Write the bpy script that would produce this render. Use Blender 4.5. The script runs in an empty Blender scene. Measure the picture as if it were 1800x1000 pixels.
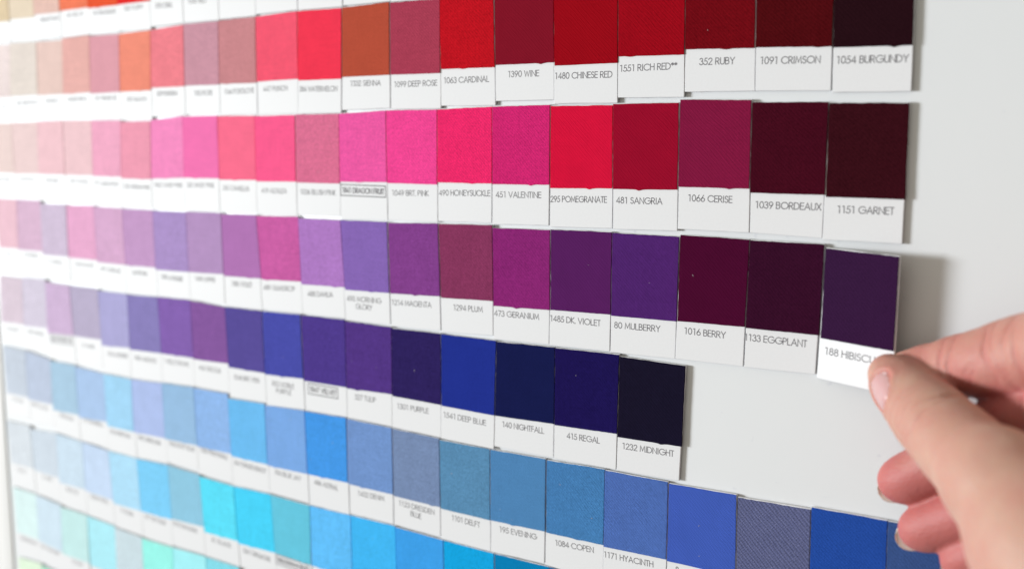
import bpy, math, random
import numpy as np
from mathutils import Matrix, Vector

random.seed(7)
S = bpy.context.scene
C = S.collection
U = 0.022                      # one swatch card is about 22 mm wide; lengths below are in card widths
H0 = 1.45                      # height of the board's origin above the floor


def W(x, y, z=0.0):
    """board coordinates (right, up, out of the board) -> world metres"""
    return Vector((x * U, -z * U, y * U + H0))


# ------------------------------------------------------------------ camera
RM = ((0.82482378, 0.00136384, -0.56538825), (0.07371081, -0.99172170, 0.10514170), (-0.56056440, -0.12839860, -0.81809618))
CAM = (22.694039, 2.732319, 12.151274)
cam = bpy.data.cameras.new('camera')
cam_o = bpy.data.objects.new('camera', cam)
C.objects.link(cam_o)
right = Vector((RM[0][0], -RM[0][2], RM[0][1]))
up = -Vector((RM[1][0], -RM[1][2], RM[1][1]))
back = -Vector((RM[2][0], -RM[2][2], RM[2][1]))
M = Matrix((right, up, back)).transposed().to_4x4()
M.translation = W(*CAM)
cam_o.matrix_world = M
cam.sensor_width = 36.0
cam.sensor_fit = 'HORIZONTAL'
cam.lens = 1757.925 / 1800 * 36
cam.clip_start = 0.01
cam.clip_end = 50
cam.dof.use_dof = True
cam.dof.focus_distance = 13.6 * U
cam.dof.aperture_fstop = 7.3
cam.dof.aperture_blades = 7
S.camera = cam_o

# ------------------------------------------------------------------ light: a window on the left, a bright room around
wd = bpy.data.worlds.new('World')
S.world = wd
wd.use_nodes = True
bg = wd.node_tree.nodes['Background']
# the room: light walls and ceiling towards the window, dimmer floor and far side
wt = wd.node_tree
w_tc = wt.nodes.new('ShaderNodeTexCoord')
w_dot = wt.nodes.new('ShaderNodeVectorMath')
w_dot.operation = 'DOT_PRODUCT'
w_dot.inputs[1].default_value = (-0.62, -0.30, 0.72)
wt.links.new(w_tc.outputs['Generated'], w_dot.inputs[0])
w_rp = wt.nodes.new('ShaderNodeValToRGB')
w_mr = wt.nodes.new('ShaderNodeMapRange')
w_mr.inputs[1].default_value = -1.0
w_mr.inputs[2].default_value = 1.0
wt.links.new(w_dot.outputs['Value'], w_mr.inputs[0])
wt.links.new(w_mr.outputs[0], w_rp.inputs[0])
w_rp.color_ramp.elements[0].position = 0.12
w_rp.color_ramp.elements[0].color = (0.13, 0.115, 0.10, 1)
w_rp.color_ramp.elements[1].position = 0.85
w_rp.color_ramp.elements[1].color = (1.0, 0.945, 0.80, 1)
wt.links.new(w_rp.outputs[0], bg.inputs[0])
bg.inputs[1].default_value = 0.55


def area_lamp(name, loc, target, sx, sy, power, col):
    l = bpy.data.lights.new(name, 'AREA')
    l.shape = 'RECTANGLE'
    l.size, l.size_y = sx, sy
    l.energy = power
    l.color = col
    o = bpy.data.objects.new(name, l)
    C.objects.link(o)
    o.location = loc
    o.rotation_euler = (target - loc).to_track_quat('-Z', 'Z').to_euler()
    return o


area_lamp('window_light', W(-176, 4, 116), W(14, 0, 0), 0.85, 1.20, 318, (0.94, 0.975, 1.0))

vs = S.view_settings
S.display_settings.display_device = 'sRGB'
vs.view_transform = 'Standard'
vs.look = 'None'
vs.exposure = 0.0
vs.gamma = 1.0
vs.use_curve_mapping = False


# ------------------------------------------------------------------ helpers
def link(name, me, parent=None):
    o = bpy.data.objects.new(name, me)
    C.objects.link(o)
    if parent is not None:
        o.parent = parent
    return o


def mesh(name, verts, faces, mat, smooth=False):
    me = bpy.data.meshes.new(name)
    me.from_pydata([tuple(v) for v in verts], [], faces)
    me.materials.append(mat)
    if smooth:
        me.polygons.foreach_set('use_smooth', [True] * len(me.polygons))
    me.validate()
    me.update()
    return me


def tag(o, label, cat, group=None, kind=None):
    o['label'] = label
    o['category'] = cat
    if group:
        o['group'] = group
    if kind:
        o['kind'] = kind


def new_mat(name):
    m = bpy.data.materials.new(name)
    m.use_nodes = True
    nt = m.node_tree
    return m, nt, nt.nodes['Principled BSDF']


def nd(nt, typ, **kw):
    n = nt.nodes.new(typ)
    for k, v in kw.items():
        setattr(n, k, v)
    return n


def mth(nt, op, a, b=None, c=None):
    n = nt.nodes.new('ShaderNodeMath')
    n.operation = op
    for i, v in enumerate((a, b, c)):
        if v is None:
            continue
        if isinstance(v, (int, float)):
            n.inputs[i].default_value = v
        else:
            nt.links.new(v, n.inputs[i])
    return n.outputs[0]


def lin(c):
    return tuple(((v / 255) / 12.92 if v <= 10.3 else ((v / 255 + 0.055) / 1.055) ** 2.4) for v in c)


# ------------------------------------------------------------------ materials
def board_mat():
    m, nt, p = new_mat('white_enamel')
    tc = nd(nt, 'ShaderNodeTexCoord')
    n = nd(nt, 'ShaderNodeTexNoise')
    n.inputs['Scale'].default_value = 9
    n.inputs['Detail'].default_value = 5
    nt.links.new(tc.outputs['Object'], n.inputs['Vector'])
    r = nd(nt, 'ShaderNodeValToRGB')
    r.color_ramp.elements[0].position = 0.3
    r.color_ramp.elements[0].color = (0.720, 0.740, 0.762, 1)
    r.color_ramp.elements[1].position = 0.75
    r.color_ramp.elements[1].color = (0.742, 0.758, 0.780, 1)
    nt.links.new(n.outputs['Fac'], r.inputs[0])
    # faint old pen smudges
    n2 = nd(nt, 'ShaderNodeTexNoise')
    n2.inputs['Scale'].default_value = 230
    n2.inputs['Detail'].default_value = 2
    nt.links.new(tc.outputs['Object'], n2.inputs['Vector'])
    r2 = nd(nt, 'ShaderNodeValToRGB')
    r2.color_ramp.elements[0].position = 0.70
    r2.color_ramp.elements[0].color = (1, 1, 1, 1)
    r2.color_ramp.elements[1].position = 0.80
    r2.color_ramp.elements[1].color = (0.86, 0.86, 0.90, 1)
    nt.links.new(n2.outputs['Fac'], r2.inputs[0])
    mx = nd(nt, 'ShaderNodeMix', data_type='RGBA', blend_type='MULTIPLY')
    mx.inputs[0].default_value = 1
    nt.links.new(r.outputs[0], mx.inputs[6])
    nt.links.new(r2.outputs[0], mx.inputs[7])
    nt.links.new(mx.outputs[2], p.inputs['Base Color'])
    p.inputs['Roughness'].default_value = 0.38
    p.inputs['Specular IOR Level'].default_value = 0.3
    b = nd(nt, 'ShaderNodeBump')
    b.inputs['Strength'].default_value = 0.06
    b.inputs['Distance'].default_value = 0.0006
    n3 = nd(nt, 'ShaderNodeTexNoise')
    n3.inputs['Scale'].default_value = 60
    nt.links.new(tc.outputs['Object'], n3.inputs['Vector'])
    nt.links.new(n3.outputs['Fac'], b.inputs['Height'])
    nt.links.new(b.outputs[0], p.inputs['Normal'])
    return m


def simple_mat(name, col, rough, spec=0.3, bump=0.0, bscale=900, var=0.0):
    m, nt, p = new_mat(name)
    tc = nd(nt, 'ShaderNodeTexCoord')
    n = nd(nt, 'ShaderNodeTexNoise')
    n.inputs['Scale'].default_value = bscale
    n.inputs['Detail'].default_value = 3
    nt.links.new(tc.outputs['Object'], n.inputs['Vector'])
    r = nd(nt, 'ShaderNodeValToRGB')
    r.color_ramp.elements[0].position = 0.3
    r.color_ramp.elements[1].position = 0.7
    r.color_ramp.elements[0].color = tuple(v * (1 - var) for v in col) + (1,)
    r.color_ramp.elements[1].color = tuple(min(1, v * (1 + var)) for v in col) + (1,)
    nt.links.new(n.outputs['Fac'], r.inputs[0])
    nt.links.new(r.outputs[0], p.inputs['Base Color'])
    p.inputs['Roughness'].default_value = rough
    p.inputs['Specular IOR Level'].default_value = spec
    if bump:
        b = nd(nt, 'ShaderNodeBump')
        b.inputs['Strength'].default_value = bump
        b.inputs['Distance'].default_value = 0.0002
        nt.links.new(n.outputs['Fac'], b.inputs['Height'])
        nt.links.new(b.outputs[0], p.inputs['Normal'])
    return m


def fabric_mat(name, fleck):
    """plain woven cotton: every swatch carries its own dye colour as object colour"""
    m, nt, p = new_mat(name)
    tc = nd(nt, 'ShaderNodeTexCoord')
    oi = nd(nt, 'ShaderNodeObjectInfo')
    sep = nd(nt, 'ShaderNodeSeparateXYZ')
    nt.links.new(tc.outputs['Object'], sep.inputs[0])
    x = mth(nt, 'DIVIDE', sep.outputs['X'], U)
    z = mth(nt, 'DIVIDE', sep.outputs['Z'], U)
    off = mth(nt, 'MULTIPLY', oi.outputs['Random'], 57.0)
    # threads wander a little
    cmb = nd(nt, 'ShaderNodeCombineXYZ')
    nt.links.new(x, cmb.inputs[0])
    nt.links.new(off, cmb.inputs[1])
    nt.links.new(z, cmb.inputs[2])

    def noise(sx, sz, detail=2.0):
        mp = nd(nt, 'ShaderNodeMapping')
        mp.inputs['Scale'].default_value = (sx, 1, sz)
        nt.links.new(cmb.outputs[0], mp.inputs[0])
        n = nd(nt, 'ShaderNodeTexNoise')
        n.inputs['Scale'].default_value = 1.0
        n.inputs['Detail'].default_value = detail
        nt.links.new(mp.outputs[0], n.inputs['Vector'])
        return n.outputs['Fac']

    warp = noise(85, 1.6)          # vertical threads: each its own tone
    weft = noise(1.6, 85)          # horizontal threads
    cloud = noise(3.0, 3.0, 4.0)   # soft unevenness of the dye
    wob = mth(nt, 'MULTIPLY', noise(2.5, 2.5), 0.05)
    P = 0.033 if not fleck else 0.040
    ax = mth(nt, 'MULTIPLY', mth(nt, 'ADD', x, wob), 2 * math.pi / P)
    az = mth(nt, 'MULTIPLY', mth(nt, 'ADD', z, wob), 2 * math.pi / P)
    sx = mth(nt, 'SINE', ax)
    sz = mth(nt, 'SINE', az)
    diag = mth(nt, 'SINE', mth(nt, 'MULTIPLY', mth(nt, 'ADD', ax, az), 0.62))
    plain = mth(nt, 'MULTIPLY', sx, sz)
    h = mth(nt, 'ADD', mth(nt, 'MULTIPLY', plain, 0.6), mth(nt, 'MULTIPLY', diag, 0.36 if not fleck else 0.6))
    a_w = 0.48 if not fleck else 0.62
    f = mth(nt, 'ADD', 1.0, mth(nt, 'MULTIPLY', h, a_w * 0.55))
    f = mth(nt, 'ADD', f, mth(nt, 'MULTIPLY', mth(nt, 'SUBTRACT', warp, 0.5), 0.22))
    f = mth(nt, 'ADD', f, mth(nt, 'MULTIPLY', mth(nt, 'SUBTRACT', weft, 0.5), 0.22))
    f = mth(nt, 'ADD', f, mth(nt, 'MULTIPLY', mth(nt, 'SUBTRACT', cloud, 0.5), 0.16))
    f = mth(nt, 'ADD', f, mth(nt, 'MULTIPLY', mth(nt, 'SUBTRACT', noise(62, 62, 0.0), 0.5), 0.60))
    mul = nd(nt, 'ShaderNodeVectorMath', operation='SCALE')
    nt.links.new(oi.outputs['Color'], mul.inputs[0])
    nt.links.new(f, mul.inputs['Scale'])
    # undyed fibre tips catch on the surface of dark cloth
    fn = noise(95, 95, 1.0)
    rp = nd(nt, 'ShaderNodeValToRGB')
    rp.color_ramp.elements[0].position = 0.60
    rp.color_ramp.elements[1].position = 0.86
    nt.links.new(fn, rp.inputs[0])
    ad = nd(nt, 'ShaderNodeMix', data_type='RGBA', blend_type='MIX')
    nt.links.new(mth(nt, 'MULTIPLY', rp.outputs[0], 0.30 if not fleck else 0.5), ad.inputs[0])
    nt.links.new(mul.outputs[0], ad.inputs[6])
    lite = nd(nt, 'ShaderNodeVectorMath', operation='MULTIPLY_ADD')
    nt.links.new(oi.outputs['Color'], lite.inputs[0])
    lite.inputs[1].default_value = (2.1, 2.1, 2.1)
    lite.inputs[2].default_value = (0.008, 0.007, 0.008) if not fleck else (0.3, 0.3, 0.33)
    nt.links.new(lite.outputs[0], ad.inputs[7])
    nt.links.new(ad.outputs[2], p.inputs['Base Color'])
    p.inputs['Roughness'].default_value = 0.85
    p.inputs['Specular IOR Level'].default_value = 0.0
    b = nd(nt, 'ShaderNodeBump')
    b.inputs['Strength'].default_value = 0.35
    b.inputs['Distance'].default_value = 0.00012
    nt.links.new(mth(nt, 'ADD', h, mth(nt, 'ADD', warp, weft)), b.inputs['Height'])
    nt.links.new(b.outputs[0], p.inputs['Normal'])
    return m


def skin_mat():
    m, nt, p = new_mat('skin')
    tc = nd(nt, 'ShaderNodeTexCoord')
    at = nd(nt, 'ShaderNodeAttribute', attribute_name='blood_and_shade')  # skin redness, plus shade coloured into finger gaps and nail groove
    n = nd(nt, 'ShaderNodeTexNoise')
    n.inputs['Scale'].default_value = 130
    n.inputs['Detail'].default_value = 4
    nt.links.new(tc.outputs['Object'], n.inputs['Vector'])
    f = mth(nt, 'ADD', at.outputs['Fac'], mth(nt, 'MULTIPLY', mth(nt, 'SUBTRACT', n.outputs['Fac'], 0.5), 0.9))
    r = nd(nt, 'ShaderNodeValToRGB')
    r.color_ramp.elements[0].position = 0.0
    r.color_ramp.elements[0].color = SKIN_A + (1,)
    r.color_ramp.elements[1].position = 1.0
    r.color_ramp.elements[1].color = SKIN_B + (1,)
    nt.links.new(f, r.inputs[0])
    nt.links.new(r.outputs[0], p.inputs['Base Color'])
    p.inputs['Roughness'].default_value = 0.55
    p.inputs['Specular IOR Level'].default_value = 0.4
    p.inputs['Subsurface Weight'].default_value = 0.5
    p.inputs['Subsurface Radius'].default_value = (1.0, 0.28, 0.16)
    p.inputs['Subsurface Scale'].default_value = 0.0013
    v = nd(nt, 'ShaderNodeTexVoronoi')
    v.inputs['Scale'].default_value = 1500
    nt.links.new(tc.outputs['Object'], v.inputs['Vector'])
    n2 = nd(nt, 'ShaderNodeTexNoise')
    n2.inputs['Scale'].default_value = 420
    n2.inputs['Detail'].default_value = 4
    nt.links.new(tc.outputs['Object'], n2.inputs['Vector'])
    b = nd(nt, 'ShaderNodeBump')
    b.inputs['Strength'].default_value = 0.5
    b.inputs['Distance'].default_value = 0.0003
    nt.links.new(mth(nt, 'ADD', mth(nt, 'MULTIPLY', v.outputs['Distance'], 0.6), n2.outputs['Fac']), b.inputs['Height'])
    nt.links.new(b.outputs[0], p.inputs['Normal'])
    return m


SKIN_A = (0.495, 0.290, 0.220)
SKIN_B = (0.45, 0.130, 0.120)
M_BOARD = board_mat()
M_FRAME = simple_mat('white_plastic', (0.80, 0.80, 0.80), 0.4, 0.4, 0.05)
M_WALL = simple_mat('wall_paint', (0.72, 0.72, 0.71), 0.85, 0.2, 0.3, 400, 0.02)
M_CARD = simple_mat('white_card', (0.760, 0.765, 0.790), 0.55, 0.28, 0.12, 1500, 0.012)
M_MAGNET = simple_mat('black_magnet_sheet', (0.025, 0.023, 0.022), 0.6, 0.3)
M_INK = simple_mat('grey_ink', (0.17, 0.165, 0.18), 0.7, 0.15, 0, 2500, 0.25)
M_FABRIC = fabric_mat('woven_cotton', False)
M_FLECK = fabric_mat('woven_two_tone_cotton', True)
M_LINT = simple_mat('pale_lint', (0.5, 0.45, 0.46), 0.9, 0.1)
M_SKIN = skin_mat()


def nail_mat(name, col, tr):
    m, nt, p = new_mat(name)
    tc = nd(nt, 'ShaderNodeTexCoord')
    n = nd(nt, 'ShaderNodeTexNoise')
    n.inputs['Scale'].default_value = 300
    nt.links.new(tc.outputs['Object'], n.inputs['Vector'])
    r = nd(nt, 'ShaderNodeValToRGB')
    r.color_ramp.elements[0].color = tuple(v * 0.93 for v in col) + (1,)
    r.color_ramp.elements[1].color = col + (1,)
    nt.links.new(n.outputs['Fac'], r.inputs[0])
    nt.links.new(r.outputs[0], p.inputs['Base Color'])
    p.inputs['Roughness'].default_value = 0.28
    p.inputs['Specular IOR Level'].default_value = 0.5
    p.inputs['Subsurface Weight'].default_value = 0.4
    p.inputs['Subsurface Radius'].default_value = (1, 0.5, 0.4)
    p.inputs['Subsurface Scale'].default_value = 0.001
    p.inputs['Transmission Weight'].default_value = tr
    return m


M_NAIL = nail_mat('pink_nail', (0.57, 0.335, 0.33), 0.0)
M_NAIL_TIP = nail_mat('clear_nail_edge', (0.72, 0.66, 0.60), 0.0)

# ------------------------------------------------------------------ the board and the wall behind it
ZB = -0.052                    # the enamel surface lies this far behind the faces of the cards


def bevel_box(x0, x1, y0, y1, z0, z1, r, seg=4):
    """box in board coordinates with its long front edges rounded (verts in board units)"""
    import bmesh
    bm = bmesh.new()
    bmesh.ops.create_cube(bm, size=1)
    for v in bm.verts:
        v.co = ((x0 + x1) / 2 + v.co.x * (x1 - x0), (y0 + y1) / 2 + v.co.y * (y1 - y0), (z0 + z1) / 2 + v.co.z * (z1 - z0))
    bmesh.ops.bevel(bm, geom=[e for e in bm.edges], offset=r, segments=seg, affect='EDGES', profile=0.5)
    bm.verts.ensure_lookup_table()
    vs_ = [v.co.copy() for v in bm.verts]
    fs = [[v.index for v in f.verts] for f in bm.faces]
    bm.free()
    return vs_, fs


def board_part(name, dims, r, mat, parent, origin):
    v, f = bevel_box(*dims, r)
    o0 = W(*origin)
    me = mesh(name, [W(*p) - o0 for p in v], f, mat, True)
    try:
        me.set_sharp_from_angle(angle=math.radians(50))
    except Exception:
        pass
    return link(name, me, parent)


board = bpy.data.objects.new('magnetic_board', None)
C.objects.link(board)
BO = (18, 0, ZB)
board.location = W(*BO)
tag(board, 'large white enamelled magnetic board in a white frame carrying all the fabric swatch cards', 'board')
BX0, BX1, BY0, BY1 = -0.13, 42.0, -13.0, 9.0
board_part('panel', (BX0, BX1, BY0, BY1, ZB - 0.5, ZB), 0.01, M_BOARD, board, BO)
board_part('frame_rail', (BX0 - 0.62, BX0 - 0.004, BY0 - 0.6, BY1 + 0.6, ZB - 0.6, ZB + 0.035), 0.03, M_FRAME, board, BO)
board_part('frame_rail', (BX1 + 0.004, BX1 + 0.62, BY0 - 0.6, BY1 + 0.6, ZB - 0.6, ZB + 0.035), 0.03, M_FRAME, board, BO)
board_part('frame_rail', (BX0, BX1, BY1 + 0.004, BY1 + 0.62, ZB - 0.6, ZB + 0.035), 0.03, M_FRAME, board, BO)
board_part('frame_rail', (BX0, BX1, BY0 - 0.62, BY0 - 0.004, ZB - 0.6, ZB + 0.035), 0.03, M_FRAME, board, BO)
wv, wf = bevel_box(-110, 140, -66, 50, ZB - 3, ZB - 0.62, 0.01, 1)
wall = link('wall', mesh('wall', [W(*p) for p in wv], wf, M_WALL))
wall['kind'] = 'structure'


# ------------------------------------------------------------------ stroke lettering (geometric capitals, monoline)
def arc(cx, cy, rx, ry, a0, a1, n=14):
    return [(cx + rx * math.cos(math.radians(a0 + (a1 - a0) * i / n)), cy + ry * math.sin(math.radians(a0 + (a1 - a0) * i / n))) for i in range(n + 1)]


GL = {
    'A': (0.74, [[(0, 0), (0.37, 1), (0.74, 0)], [(0.13, 0.34), (0.61, 0.34)]]),
    'B': (0.52, [[(0, 0), (0, 1), (0.22, 1)] + arc(0.22, 0.77, 0.24, 0.23, 90, -90) + [(0, 0.54)], [(0.22, 0.54)] + arc(0.25, 0.27, 0.27, 0.27, 90, -90) + [(0, 0)]]),
    'C': (0.88, [arc(0.5, 0.5, 0.5, 0.5, 42, 318, 22)]),
    'D': (0.70, [[(0, 0), (0, 1), (0.2, 1)] + arc(0.2, 0.5, 0.5, 0.5, 90, -90, 18) + [(0, 0)]]),
    'E': (0.46, [[(0.46, 1), (0, 1), (0, 0), (0.46, 0)], [(0, 0.54), (0.43, 0.54)]]),
    'F': (0.44, [[(0.44, 1), (0, 1), (0, 0)], [(0, 0.54), (0.41, 0.54)]]),
    'G': (0.94, [arc(0.5, 0.5, 0.5, 0.5, 45, 360, 24) + [(0.56, 0.5)]]),
    'H': (0.60, [[(0, 0), (0, 1)], [(0.6, 0), (0.6, 1)], [(0, 0.54), (0.6, 0.54)]]),
    'I': (0.10, [[(0.05, 0), (0.05, 1)]]),
    'J': (0.40, [[(0.4, 1), (0.4, 0.22)] + arc(0.2, 0.22, 0.2, 0.22, 0, -165)]),
    'K': (0.52, [[(0, 0), (0, 1)], [(0.48, 1), (0, 0.5), (0.52, 0)]]),
    'L': (0.40, [[(0, 1), (0, 0), (0.4, 0)]]),
    'M': (0.82, [[(0, 0), (0.1, 1), (0.41, 0.16), (0.72, 1), (0.82, 0)]]),
    'N': (0.64, [[(0, 0), (0, 1), (0.64, 0), (0.64, 1)]]),
    'O': (1.0, [arc(0.5, 0.5, 0.5, 0.5, 90, 450, 26)]),
    'P': (0.50, [[(0, 0), (0, 1), (0.22, 1)] + arc(0.22, 0.74, 0.27, 0.26, 90, -90) + [(0, 0.48)]]),
    'Q': (1.0, [arc(0.5, 0.5, 0.5, 0.5, 90, 450, 26), [(0.6, 0.3), (0.95, -0.02)]]),
    'R': (0.54, [[(0, 0), (0, 1), (0.22, 1)] + arc(0.22, 0.74, 0.27, 0.26, 90, -90) + [(0, 0.48)], [(0.22, 0.48), (0.54, 0)]]),
    'S': (0.46, [arc(0.23, 0.76, 0.2, 0.24, 30, 250, 12) + arc(0.22, 0.27, 0.24, 0.27, 70, -150, 12)]),
    'T': (0.46, [[(0, 1), (0.46, 1)], [(0.23, 1), (0.23, 0)]]),
    'U': (0.58, [[(0, 1), (0, 0.29)] + arc(0.29, 0.29, 0.29, 0.29, 180, 360) + [(0.58, 1)]]),
    'V': (0.70, [[(0, 1), (0.35, 0), (0.7, 1)]]),
    'W': (0.96, [[(0, 1), (0.24, 0), (0.48, 0.9), (0.72, 0), (0.96, 1)]]),
    'X': (0.60, [[(0, 1), (0.6, 0)], [(0.6, 1), (0, 0)]]),
    'Y': (0.62, [[(0, 1), (0.31, 0.48), (0.62, 1)], [(0.31, 0.48), (0.31, 0)]]),
    'Z': (0.56, [[(0, 1), (0.56, 1), (0, 0), (0.56, 0)]]),
    '0': (0.56, [arc(0.28, 0.5, 0.28, 0.5, 90, 450, 24)]),
    '1': (0.46, [[(0.08, 0.96), (0.29, 1), (0.29, 0)]]),
    '2': (0.52, [arc(0.26, 0.74, 0.25, 0.26, 170, -30, 14) + [(0, 0), (0.52, 0)]]),
    '3': (0.48, [arc(0.22, 0.77, 0.21, 0.23, 160, -80, 12), arc(0.22, 0.27, 0.26, 0.28, 85, -160, 14)]),
    '4': (0.58, [[(0.44, 0), (0.44, 1), (0, 0.26), (0.58, 0.26)]]),
    '5': (0.50, [[(0.44, 1), (0.16, 1), (0.09, 0.56)] + arc(0.2, 0.31, 0.3, 0.31, 105, -150, 14)]),
    '6': (0.54, [[(0.36, 1), (0.07, 0.46)] + arc(0.27, 0.29, 0.27, 0.29, 145, 505, 20)]),
    '7': (0.50, [[(0, 1), (0.5, 1), (0.14, 0)]]),
    '8': (0.50, [arc(0.25, 0.78, 0.2, 0.22, 90, 450, 18), arc(0.25, 0.28, 0.25, 0.28, 90, 450, 20)]),
    '9': (0.54, [[(0.18, 0), (0.47, 0.54)] + arc(0.27, 0.71, 0.27, 0.29, -35, 325, 20)]),
    '.': (0.03, [[(0, 0.0), (0.03, 0.0), (0.03, 0.05)]]),
    '*': (0.34, [[(0.17, 0.62), (0.17, 1.0)], [(0, 0.72), (0.34, 0.9)], [(0.34, 0.72), (0, 0.9)]]),
}


def text_strokes(s, cap, x_scale, sp=0.17):
    x, out = 0.0, []
    for ch in s:
        if ch == ' ':
            x += 0.36
            continue
        w, st = GL[ch]
        for pl in st:
            out.append([((x + px) * cap * x_scale, py * cap) for px, py in pl])
        x += w + sp
    return out, (x - sp) * cap * x_scale


def ribbons(strokes, wd_, place):
    """mitred flat ribbons; place maps (x, y, k) to a local vertex"""
    vs_, fs = [], []
    for k, pl in enumerate(strokes):
        pts = [Vector((a, b)) for a, b in pl]
        pts = [p for i, p in enumerate(pts) if i == 0 or (p - pts[i - 1]).length > 1e-5]
        if len(pts) < 2:
            continue
        n = len(pts)
        b0 = len(vs_)
        for i, p in enumerate(pts):
            d0 = (p - pts[i - 1]).normalized() if i else None
            d1 = (pts[i + 1] - p).normalized() if i < n - 1 else None
            d0 = d0 or d1
            d1 = d1 or d0
            n0, n1 = Vector((-d0.y, d0.x)), Vector((-d1.y, d1.x))
            m_ = n0 + n1
            if m_.length < 0.2:
                m_ = n0
            m_.normalize()
            sc = min(2.2, 1 / max(0.3, m_.dot(n0)))
            e = d0 * (wd_ * 0.5) if i == n - 1 else (-d1 * (wd_ * 0.5) if i == 0 else Vector((0, 0)))
            vs_.append(place(*(p + e + m_ * wd_ * 0.5 * sc), k))
            vs_.append(place(*(p + e - m_ * wd_ * 0.5 * sc), k))
        for i in range(n - 1):
            a = b0 + 2 * i
            fs.append((a, a + 1, a + 3, a + 2))
    return vs_, fs


# ------------------------------------------------------------------ swatch cards
T_FAB = 0.013                  # cloth glued on the upper part of each card
Z_CARD = -0.032                # back of the card; a thin magnet sits behind it


def prism(poly, z0, z1, r):
    """solid with outline poly (x, y list, counter-clockwise) and a rounded front rim; returns verts (x,y,z) and faces"""
    n = len(poly)
    cx = sum(p[0] for p in poly) / n
    cy = sum(p[1] for p in poly) / n
    rings = [(0, z0), (0, z1 - r), (0.35 * r, z1 - 0.3 * r), (r, z1)]
    vs_, fs = [], []
    # inward normals
    nr = []
    for i in range(n):
        a, b, c_ = poly[i - 1], poly[i], poly[(i + 1) % n]
        d0 = Vector((b[0] - a[0], b[1] - a[1])).normalized()
        d1 = Vector((c_[0] - b[0], c_[1] - b[1])).normalized()
        m_ = Vector((-d0.y - d1.y, d0.x + d1.x))
        m_ = m_.normalized() if m_.length > 1e-6 else Vector((-d0.y, d0.x))
        nr.append(m_ * min(1.5, 1 / max(0.5, m_.dot(Vector((-d0.y, d0.x))))))
    for ins, z in rings:
        for p, m_ in zip(poly, nr):
            vs_.append((p[0] + m_.x * ins, p[1] + m_.y * ins, z))
    for k in range(len(rings) - 1):
        for i in range(n):
            j = (i + 1) % n
            fs.append((k * n + i, k * n + j, (k + 1) * n + j, (k + 1) * n + i))
    fs.append(tuple((len(rings) - 1) * n + i for i in range(n)))
    fs.append(tuple(reversed(range(n))))
    return vs_, fs


def L(p):                       # local board axes -> local metres
    return (p[0] * U, -p[2] * U, p[1] * U)


def lerp(a, b, t):
    return (a[0] + (b[0] - a[0]) * t, a[1] + (b[1] - a[1]) * t)


def edge(a, b, n, amp, rnd):
    """points from a to b (b excluded), wavering by amp across the line"""
    out = []
    dx, dy = b[0] - a[0], b[1] - a[1]
    l = math.hypot(dx, dy)
    ph = rnd.uniform(0, 6.28)
    for i in range(n):
        t = i / n
        o = 0 if i == 0 else amp * (0.6 * math.sin(ph + t * rnd.choice((5, 7, 9))) + rnd.uniform(-0.5, 0.5))
        out.append((a[0] + dx * t - dy / l * o, a[1] + dy * t + dx / l * o))
    return out


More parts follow.
